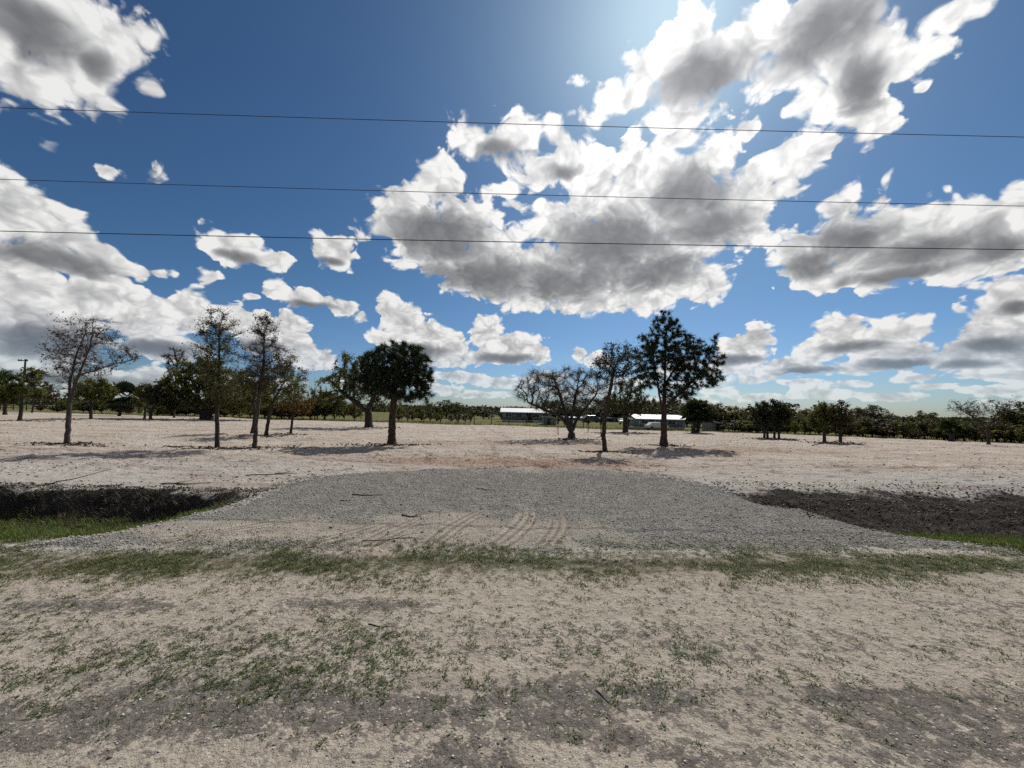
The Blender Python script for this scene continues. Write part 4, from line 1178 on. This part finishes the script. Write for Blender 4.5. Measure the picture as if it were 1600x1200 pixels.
def wood_row(px0, px1, n, Yfun, top, label, group, kinds, jy=2.0, wide=1.0):
    """a rank of trees whose tops reach the skyline 'top' (bearing y by bearing x)"""
    H0 = [5.0, 4.2, 5.5, 3.4, 4.6]
    for i in range(n):
        px = px0 + (px1 - px0) * (i + random.uniform(0.2, 0.8)) / n
        Y = Yfun(px) + random.uniform(-jy, jy)
        ty = np.interp(px, [t[0] for t in top], [t[1] for t in top]) + random.uniform(-6, 7)
        p = at(px, ty, Y)
        ki = random.choice(kinds)
        s = max(0.35, p.z / (H0[ki] * 0.82)) * random.choice((0.8, 0.95, 1.0, 1.0, 1.12))
        w = s * random.uniform(0.6, 1.35) * wide
        look = ('dark green', 'olive', 'grey-green', 'brownish', 'dusky')[ki]
        plant(ki, (p.x, Y, -0.05), (w, w, s), random.uniform(0, 6.28), look + ' ' + label, group)


SKY_R = [(1050, 632), (1100, 632), (1130, 640), (1150, 646), (1165, 640), (1200, 636), (1240, 640), (1262, 650), (1280, 642), (1330, 648), (1372, 640), (1400, 650), (1420, 648), (1436, 640), (1455, 650), (1490, 672), (1520, 664), (1560, 658), (1600, 645), (1680, 636)]
wood_row(1056, 1660, 46, lambda p: 58 - (p - 1056) / 600 * 16, SKY_R, 'tree among many in the wood along the right horizon', 'trees of the wood on the right', [0, 1, 2, 2, 3, 4], 3.5, 1.4)
SCRUB_R = [(1130, 662), (1240, 664), (1400, 666), (1470, 672), (1600, 668), (1680, 668)]
wood_row(1140, 1670, 44, lambda p: float(far_edge(at(p, 690, 38).x)) + 2.2, SCRUB_R, 'low scrub tree in front of the wood on the right', 'scrub before the wood', [1, 3, 3, 2], 0.9, 1.35)
SKY_C = [(625, 640), (660, 632), (690, 634), (722, 624), (735, 638), (755, 642), (790, 640), (830, 634), (900, 632), (980, 628), (1060, 630)]
wood_row(622, 1070, 26, lambda p: 92, SKY_C, 'tree among many in the wood behind the houses', 'trees of the wood behind the houses', [0, 0, 2, 4], 5, 1.9)
wood_row(620, 742, 11, lambda p: 60, [(620, 640), (680, 646), (742, 648)], 'small tree along the pasture between round pine and white house', 'small trees along the pasture', [1, 1, 3, 2], 3, 0.9)
wood_row(60, 212, 8, lambda p: 66 + (212 - p) * 0.05, [(60, 632), (100, 632), (130, 630), (212, 632)], 'low shrub under the far palm at the left', 'shrubs under the far palm', [3, 3, 1], 2, 1.5)
wood_row(215, 505, 24, lambda p: 62 - (p - 215) * 0.02, [(215, 634), (300, 632), (400, 630), (505, 626)], 'shrub in the hedge behind the great oak', 'hedge shrubs behind the great oak', [0, 3, 1, 4], 2, 1.35)
wood_row(485, 560, 5, lambda p: 58, [(485, 612), (520, 618), (560, 640)], 'tree between the left group and the round pine', 'trees left of the round pine', [1, 0], 2, 1.0)

# ------------------------------------------------------------------ far horizon
n = 60000
r_ = np.random.default_rng(77)
x = r_.uniform(-560, 560, n); y = 330 + r_.normal(0, 12, n) + 0.1 * x
hh = 3.0 + 4.0 * fbm(x * 0.05, x * 0, 3, 171)
z = hh * r_.random(n) ** 0.7
tag(link('distant_wood', leaf_mesh('distant_wood', np.stack([x, y, z], -1), 1.7, 0.8, 78), LEAF_DARK), 'thin dark line of distant wood on the horizon', 'wood', kind='stuff')
# rough grass along the far edge of the sand
n = 5200
x = r_.uniform(-70, 50, n); y = far_edge(x) + np.abs(r_.normal(0, 1.6, n))
M_ROUGH = leaf_mat('rough_grass', [(0.0, (0.06, 0.05, 0.03)), (0.5, (0.12, 0.095, 0.05)), (0.8, (0.15, 0.15, 0.05)), (1.0, (0.22, 0.15, 0.08))], 0.3)
tag(link('rough_grass', blades('rough_grass', x, y, x * 0, r_.uniform(0.12, 0.42, n), r_.uniform(0.02, 0.06, n), r_.uniform(0, 0.6, n), r_.uniform(0, 6.28, n)), M_ROUGH), 'rough brown-green grass along the far edge of the sand', 'grass', kind='stuff')


# ------------------------------------------------------------------ boxes and prisms
def box_mesh(name, boxes):
    """list of (x0,x1,y0,y1,z0,z1)"""
    V_ = []; F_ = []
    for (x0, x1, y0, y1, z0, z1) in boxes:
        o = len(V_)
        V_ += [(x0, y0, z0), (x1, y0, z0), (x1, y1, z0), (x0, y1, z0), (x0, y0, z1), (x1, y0, z1), (x1, y1, z1), (x0, y1, z1)]
        F_ += [(o, o + 3, o + 2, o + 1), (o + 4, o + 5, o + 6, o + 7), (o, o + 1, o + 5, o + 4), (o + 1, o + 2, o + 6, o + 5), (o + 2, o + 3, o + 7, o + 6), (o + 3, o, o + 4, o + 7)]
    return mesh_np(name, np.array(V_, float), np.array(F_))


def box(name, b, mat, parent): return link(name, box_mesh(name, [b]), mat, parent)


def gable(name, x0, x1, y0, y1, ze, zr, over, mat, parent, thick=0.08):
    """two pitched slopes, ridge along x"""
    a, b = x0 - over, x1 + over; c, d = y0 - over, y1 + over; ym = (y0 + y1) / 2
    dz = (zr - ze) * over / ((y1 - y0) / 2)
    P_ = [(c, ze - dz), (ym, zr), (d, ze - dz), (d, ze - dz - thick), (ym, zr - thick), (c, ze - dz - thick)]
    V_ = [(a, p, q) for p, q in P_] + [(b, p, q) for p, q in P_]
    F_ = [(i, (i + 1) % 6, (i + 1) % 6 + 6, i + 6) for i in range(6)] + [(0, 5, 4, 1), (1, 4, 3, 2), (6, 7, 10, 11), (7, 8, 9, 10)]
    me = bpy.data.meshes.new(name); me.from_pydata(V_, [], F_); me.update()
    return link(name, me, mat, parent)


M_ROOF = simple_mat('roof_metal', (0.74, 0.76, 0.78), 0.5, 0.08, 2.0, spec=0.3)
M_SIDING = simple_mat('siding_grey', (0.20, 0.215, 0.20), 0.8, 0.12, 3.0)
M_SIDING2 = simple_mat('siding_blue_grey', (0.22, 0.26, 0.28), 0.8, 0.12, 3.0)
M_SKIRT = simple_mat('white_skirting', (0.52, 0.53, 0.53), 0.7, 0.1, 3.0)
M_TRIM = simple_mat('white_trim', (0.6, 0.6, 0.58), 0.6, 0.08, 5.0)
M_GLASS = simple_mat('window_glass', (0.03, 0.035, 0.04), 0.12, 0.2, 1.0, spec=0.6)
M_DOOR = simple_mat('dark_door', (0.035, 0.035, 0.038), 0.5, 0.2, 3.0)
M_SHED = simple_mat('shed_metal', (0.23, 0.235, 0.24), 0.55, 0.2, 4.0, metal=0.3)
M_WOOD = simple_mat('weathered_wood', (0.11, 0.09, 0.075), 0.9, 0.35, 8.0)
M_STEEL = simple_mat('fence_steel', (0.09, 0.09, 0.09), 0.6, 0.25, 8.0, metal=0.4)
M_WIRE = simple_mat('wire_black', (0.025, 0.025, 0.028), 0.5, 0.2, 2.0)
M_POLE = simple_mat('pole_wood', (0.055, 0.045, 0.038), 0.9, 0.35, 5.0)
M_WHITE = simple_mat('car_white', (0.62, 0.63, 0.64), 0.25, 0.04, 3.0, spec=0.6)
M_TYRE = simple_mat('tyre', (0.012, 0.012, 0.012), 0.8, 0.2, 5.0)
M_DARKCAR = simple_mat('car_dark', (0.03, 0.032, 0.036), 0.3, 0.1, 3.0, spec=0.6)


def house(label, px0, px1, py_top, py_base, Y, depth, wall, windows, doors, cat='house', porch=None, name='mobile_home'):
    """a long low house whose front stands Y metres away between two bearings"""
    a = at(px0, py_base, Y); b = at(px1, py_base, Y)
    ztop = at((px0 + px1) / 2, py_top, Y + depth / 2).z
    ze = ztop * 0.74; zs = ztop * 0.17; W_ = b.x - a.x
    o = thing(name, label, cat, (a.x, Y, 0))
    box('wall', (0, W_, 0, depth, zs, ze), wall, o)
    box('skirting', (0.03, W_ - 0.03, 0.03, depth - 0.03, -0.05, zs), M_SKIRT, o)
    rf = gable('roof', 0, W_, 0, depth, ze, ztop, 0.3, M_ROOF, o)
    seams = box_mesh('roof_seams', [(sx - 0.02, sx + 0.02, -0.1, 0.0, ze - 0.02, ze + 0.02) for sx in np.arange(0.4, W_, 0.8)])
    link('roof_seams', seams, M_ROOF, rf)
    for i in range(11):
        cx_ = W_ * (i + 0.5) / 11
        box('corner_board' if i in (0, 10) else 'batten', (cx_ - 0.04, cx_ + 0.04, -0.03, -0.002, zs + 0.01, ze - 0.1), M_TRIM if i in (0, 10) else wall, o)
    for (u, w, z0, z1) in windows:
        z0, z1 = zs + (ze - zs) * 0.38, zs + (ze - zs) * 0.80
        f = box('window', (u * W_ - w / 2 - 0.07, u * W_ + w / 2 + 0.07, -0.06, -0.004, z0 - 0.07, z1 + 0.07), M_TRIM, o)
        box('pane', (u * W_ - w / 2, u * W_ - 0.02, -0.075, -0.062, z0, z1), M_GLASS, f)
        box('pane', (u * W_ + 0.02, u * W_ + w / 2, -0.075, -0.062, z0, z1), M_GLASS, f)
    for u in doors:
        f = box('door', (u * W_ - 0.5, u * W_ + 0.5, -0.05, -0.004, zs + 0.01, zs + (ze - zs) * 0.86), M_DOOR, o)
        box('handle', (u * W_ + 0.36, u * W_ + 0.43, -0.10, -0.052, (zs + ze) / 2, (zs + ze) / 2 + 0.07), M_TRIM, f)
        box('step', (u * W_ - 0.6, u * W_ + 0.6, -0.9, -0.055, 0.0, zs * 0.8), M_WOOD, o)
    return o


house('long grey mobile home with a bright metal roof left of the low spreading tree', 784, 862, 638, 661, 66, 5.0, M_SIDING,
      [(0.13, 0.9, 1.25, 2.05), (0.34, 0.9, 1.25, 2.05), (0.68, 1.2, 1.25, 2.05), (0.88, 0.9, 1.25, 2.05)], [0.55])
house('blue-grey mobile home with a bright metal roof behind the tall pine', 996, 1071, 648, 672, 46, 4.5, M_SIDING2,
      [(0.15, 0.8, 1.05, 1.75), (0.45, 0.9, 1.05, 1.75), (0.72, 0.8, 1.05, 1.75)], [0.3])
house('far low house with a pale roof seen between the stems of the middle trees', 882, 925, 651, 660, 100, 6, M_SIDING, [(0.25, 1.2, 1.2, 2.0), (0.75, 1.2, 1.2, 2.0)], [0.5], name='low_house')
house('second far low house with a pale roof, left of the drab oak', 936, 962, 651, 662, 92, 6, M_SIDING2, [(0.3, 1.2, 1.2, 2.0)], [0.65], name='low_house')


def shed(label, px0, px1, py_top, py_base, Y, depth, mat, slope=0.35):
    a = at(px0, py_base, Y); b = at(px1, py_base, Y); zt = at(px0, py_top, Y).z
    W_ = b.x - a.x
    o = thing('shed', label, 'shed', (a.x, Y, 0))
    bm = bmesh.new()
    vs = [bm.verts.new(v) for v in ((0, 0, 0), (W_, 0, 0), (W_, depth, 0), (0, depth, 0), (0, 0, zt), (W_, 0, zt - slope), (W_, depth, zt - slope), (0, depth, zt))]
    for f in ((0, 3, 2, 1), (4, 5, 6, 7), (0, 1, 5, 4), (1, 2, 6, 5), (2, 3, 7, 6), (3, 0, 4, 7)): bm.faces.new([vs[i] for i in f])
    me = bpy.data.meshes.new('shed_wall'); bm.to_mesh(me); bm.free()
    link('wall', me, mat, o)
    for i in range(int(W_ / 0.32)):
        xr = 0.16 + i * 0.32
        box('rib', (xr - 0.03, xr + 0.03, -0.035, -0.002, 0.02, zt - slope * xr / W_ - 0.05), mat, o)
    bm = bmesh.new()
    vs = [bm.verts.new(v) for v in ((-0.2, -0.25, zt + 0.03), (W_ + 0.2, -0.25, zt - slope - 0.03), (W_ + 0.2, depth + 0.2, zt - slope - 0.03), (-0.2, depth + 0.2, zt + 0.03))]
    f = bm.faces.new(vs); ex = bmesh.ops.extrude_face_region(bm, geom=[f]); bmesh.ops.translate(bm, verts=[v for v in ex['geom'] if isinstance(v, bmesh.types.BMVert)], vec=(0, 0, 0.06))
    bmesh.ops.recalc_face_normals(bm, faces=bm.faces)
    me = bpy.data.meshes.new('shed_roof'); bm.to_mesh(me); bm.free()
    link('roof', me, M_ROOF, o)
    box('door', (W_ * 0.3, W_ * 0.55, -0.06, -0.037, 0.02, min(1.85, zt * 0.75)), M_DOOR, o)
    return o


shed('grey metal shed with a slanting roof right of the cabbage palms', 1112, 1132, 658, 674, 43.4, 2.2, M_SHED)
shed('small grey shed at the right end of the long mobile home', 849, 869, 651, 668, 54, 2.4, M_SHED, 0.15)


def carport(label, px0, px1, py_top, Y, depth):
    a = at(px0, 675, Y); b = at(px1, 675, Y); zt = at(px0, py_top, Y).z; W_ = b.x - a.x
    o = thing('open_shelter', label, 'shelter', (a.x, Y, 0))
    for (qx, qy) in ((0.06, 0.06), (W_ - 0.06, 0.06), (0.06, depth), (W_ - 0.06, depth)):
        box('post', (qx - 0.05, qx + 0.05, qy - 0.05, qy + 0.05, -0.1, zt - 0.12), M_WOOD, o)
    gable('roof', 0, W_, 0, depth, zt - 0.12, zt + 0.15, 0.2, M_ROOF, o)


carport('low open shelter with a thin roof right of the grey shed', 1154, 1171, 668, 42.5, 2.0)


def car(label, px, Y, heading, paint, s=1.0):
    p = at(px, 660, Y)
    o = thing('parked_car', label, 'car', (p.x, Y, 0), heading, 'vehicles by the houses')
    prof = [(-2.1, 0.35), (-2.15, 0.85), (-1.75, 1.0), (-1.2, 1.42), (0.35, 1.45), (1.05, 1.0), (1.95, 0.88), (2.12, 0.6), (2.1, 0.35)]
    bm = bmesh.new(); rings = []
    for yy, ins in ((-0.85, 0.08), (-0.8, 0.0), (0.8, 0.0), (0.85, 0.08)):
        rings.append([bm.verts.new((x_ * (1 - ins * 0.2), yy * (0.9 if z_ > 1.1 else 1), z_ - ins * 0.3 * (z_ > 0.5))) for x_, z_ in prof])
    for r0, r1 in zip(rings[:-1], rings[1:]):
        for i in range(len(prof)): bm.faces.new((r0[i], r0[(i + 1) % 9], r1[(i + 1) % 9], r1[i]))
    bm.faces.new(rings[0][::-1]); bm.faces.new(rings[-1])
    bmesh.ops.recalc_face_normals(bm, faces=bm.faces)
    me = bpy.data.meshes.new('car_body'); bm.to_mesh(me); bm.free(); link('body', me, paint, o)
    for sy in (-1, 1):
        w = bpy.data.meshes.new('side_window'); yy = sy * 0.80
        w.from_pydata([(-1.1, yy * 1.03, 1.02), (0.75, yy * 1.03, 1.02), (0.2, yy * 0.93, 1.38), (-0.95, yy * 0.93, 1.38), (-1.1, yy * 1.0, 1.02), (0.75, yy * 1.0, 1.02), (0.2, yy * 0.9, 1.38), (-0.95, yy * 0.9, 1.38)], [], [(0, 1, 2, 3), (4, 7, 6, 5), (0, 4, 5, 1), (1, 5, 6, 2), (2, 6, 7, 3), (3, 7, 4, 0)]); link('window', w, M_GLASS, o)
        for wx in (-1.35, 1.3):
            bm = bmesh.new(); bmesh.ops.create_cone(bm, cap_ends=True, segments=14, radius1=0.33, radius2=0.33, depth=0.22, matrix=Matrix.Translation((wx, sy * 0.80, 0.33)) @ Matrix.Rotation(math.pi / 2, 4, 'X'))
            me = bpy.data.meshes.new('wheel'); bm.to_mesh(me); bm.free(); link('wheel', me, M_TYRE, o)
    o.scale = (s, s, s)
    return o


car('white car parked in front of the blue-grey mobile home', 1026, 44.4, 0.1, M_WHITE, 0.6)
car('white vehicle far behind the bent slender tree', 975, 66, 1.2, M_WHITE, 0.75)
car('dark car far off between the middle trees', 925, 74, 0.2, M_DARKCAR)
car('dark car by the scrub right of the grey shed', 1178, 41.5, 0.15, M_DARKCAR, 0.6)


# ------------------------------------------------------------------ fences
def post_fence(label, pts, gap, hgt, rails, mat, name, rail_r, post_r):
    o = thing(name, label, 'fence', (pts[0][0], pts[0][1], 0))
    ox, oy = pts[0]
    pm = None; k_ = 0
    for (x0, y0), (x1, y1) in zip(pts[:-1], pts[1:]):
        L = math.hypot(x1 - x0, y1 - y0); nseg = max(1, int(L / gap)); an = math.atan2(y1 - y0, x1 - x0)
        for i in range(nseg):
            if pm is None: pm = box_mesh(name + '_post', [(-post_r, post_r, -post_r, post_r, -0.2, hgt)]); pm.materials.append(mat)
            p = link('post', pm, mat, o)
            p.location = (x0 + (x1 - x0) * i / nseg - ox, y0 + (y1 - y0) * i / nseg - oy, 0); p.rotation_euler = (0.02 * math.sin(k_ * 3.1), 0.03 * math.sin(k_ * 1.7), an); p.scale = (1, 1, 1 + 0.06 * math.sin(k_ * 2.3)); k_ += 1
        for z in rails:
            r = link('rail', box_mesh(name + '_rail', [(0, L, -post_r - rail_r[0], -post_r - 0.003, z - rail_r[1], z + rail_r[1])]), mat, o)
            r.location = (x0 - ox, y0 - oy, 0); r.rotation_euler = (0, 0, an)
    return o


post_fence('wire pasture fence on thin posts before the mobile homes', [(-14, 52.2), (2, 49.5), (18, 44.2), (23, 43.6)], 2.2, 1.15, (0.35, 0.7, 1.05), M_STEEL, 'wire_fence', (0.012, 0.008), 0.045)
a_, b_ = at(-60, 640, 84), at(120, 640, 84)
post_fence('dark board fence across the green field at the left', [(a_.x, 84), (b_.x, 82)], 2.9, 1.5, (0.45, 0.9, 1.35), M_WOOD, 'board_fence', (0.04, 0.075), 0.08)

# ------------------------------------------------------------------ power lines
def cable(name, pts, r, mat, parent=None, sides=6):
    pos = np.array(pts, float); n_ = len(pos)
    me = limbs(name, pos, np.arange(-1, n_ - 1), np.full(n_, r), sides, 1.0, 0.1)
    return link(name, me, mat, parent)


LINE_Y = 11.0
for (ya, yb, lab, rad_) in ((168, 214, 'topmost overhead power line crossing the sky', 0.009), (280, 322, 'middle overhead power line crossing the sky', 0.009), (361, 390, 'lowest and thickest overhead power line crossing the sky', 0.0125)):
    p0, p1 = at(0, ya, LINE_Y), at(1600, yb, LINE_Y)
    sl_x = (p1.z - p0.z) / (p1.x - p0.x)
    pts_ = [(x_, LINE_Y, p0.z + (x_ - p0.x) * sl_x + 0.00022 * (x_ * x_ - p0.x ** 2)) for x_ in np.linspace(-60, 60, 61)]
    tag(cable('power_line', pts_, rad_, M_WIRE), lab, 'power line', 'overhead power lines')

p = on_ground(33, 644)
top = at(40, 561, p.y)
o = thing('utility_pole', 'dark wooden utility pole with a crossarm at the far left', 'utility pole', (p.x, p.y, 0))
pz = top.z; px_ = top.x - p.x
link('pole', limbs('pole', np.array([(0, 0, -0.3), (px_ * 0.5, 0, pz * 0.5), (px_, 0, pz)]), np.array([-1, 0, 1]), np.array([0.19, 0.16, 0.12]), 8, 1.0), M_POLE, o)
s_ = p.y / FPX
ca = box('crossarm', (px_ - 9 * s_, px_ + 6 * s_, -0.26, -0.14, pz - 3.6 * s_, pz - 2.2 * s_), M_POLE, o)
for q_ in (-8.3, -4.5, 5.2):
    box('insulator', (px_ + q_ * s_ - 0.07, px_ + q_ * s_ + 0.07, -0.25, -0.13, pz - 2.2 * s_ + 0.002, pz - 0.9 * s_), M_POLE, ca)

# ------------------------------------------------------------------ sticks and branches lying about
def stick(px, py, length, az, r0, label, z=0.0, forks=1, seed=0, lift=0.0):
    q_ = on_ground(px, py, z); r_ = np.random.default_rng(seed)
    q_.z = float(ground_z(q_.x, q_.y)[0]) + r0 * 0.8
    o = thing('fallen_stick', label, 'stick', q_, az)
    n_ = 9
    pos = [np.array((length * (t - 0.5), 0.05 * length * math.sin(t * 5 + seed), lift * t + 0.3 * r0 * math.sin(t * 9))) for t in np.linspace(0, 1, n_)]
    par = list(range(-1, n_ - 1)); rad_ = list(np.linspace(r0, r0 * 0.4, n_))
    ca_, sa_ = math.cos(az), math.sin(az)
    for p_ in pos:
        p_[2] += max(float(ground_z(q_.x + ca_ * p_[0] - sa_ * p_[1], q_.y + sa_ * p_[0] + ca_ * p_[1])[0]) + r0 * 0.9 - q_.z, -0.02)
    link('stem', limbs('stick_stem', np.array(pos), np.array(par), np.array(rad_), 5, 1.0), BARK_DARK, o)
    for k_ in range(forks):
        i0 = int(r_.integers(2, 6)); s = r_.choice((-1, 1)); L = length * 0.3
        link('side_twig', limbs('stick_twig', np.array([pos[i0], pos[i0] + np.array((L * 0.5, s * L * 0.35, 0.02)), pos[i0] + np.array((L, s * L * 0.5, 0.03))]), np.array([-1, 0, 1]), np.array([r0 * 0.5, r0 * 0.4, r0 * 0.2]), 4, 1.0), BARK_DARK, o)
    return o


stick(945, 1092, 0.14, -0.9, 0.004, 'curved dark stick lying on the dirt road right of the middle', seed=1, forks=0)
stick(595, 978, 0.20, -0.1, 0.004, 'pale thin curved twig on the dirt road near the dark patch', seed=2, forks=1)
stick(573, 772, 0.55, -0.08, 0.012, 'dark straight stick lying on the gravel left of the middle', z=0.05, seed=3)
stick(643, 804, 0.30, -0.15, 0.012, 'short dark branch on the gravel just above the tyre marks', z=0.05, seed=4, forks=2)
stick(617, 840, 0.75, 0.05, 0.006, 'thin crooked twig in the sand smear beside the tyre marks', z=0.05, seed=5, forks=2)
stick(540, 781, 0.18, 0.1, 0.010, 'small dark stick on the gravel, left of the longer one', z=0.05, seed=6, forks=0)
stick(425, 742, 1.1, 0.3, 0.013, 'forked branch on the sand at the left tip of the gravel', seed=7, forks=3)
stick(290, 756, 0.9, 0.25, 0.014, 'forked twig on the sand above the left ditch', seed=8, forks=3)
stick(120, 757, 0.9, 0.7, 0.012, 'slanting stick on the sand above the left ditch', seed=9, forks=0, lift=0.25)
stick(1295, 698, 1.6, -0.6, 0.03, 'leaning dead branch on the sand before the pair of young trees', seed=10, forks=1, lift=0.5)
stick(760, 763, 0.5, -0.4, 0.008, 'thin twig on the gravel near its middle', z=0.05, seed=11, forks=1)
stick(275, 696, 0.9, 0.1, 0.035, 'short dark log on the sand left of the upright young tree', seed=12, forks=0)
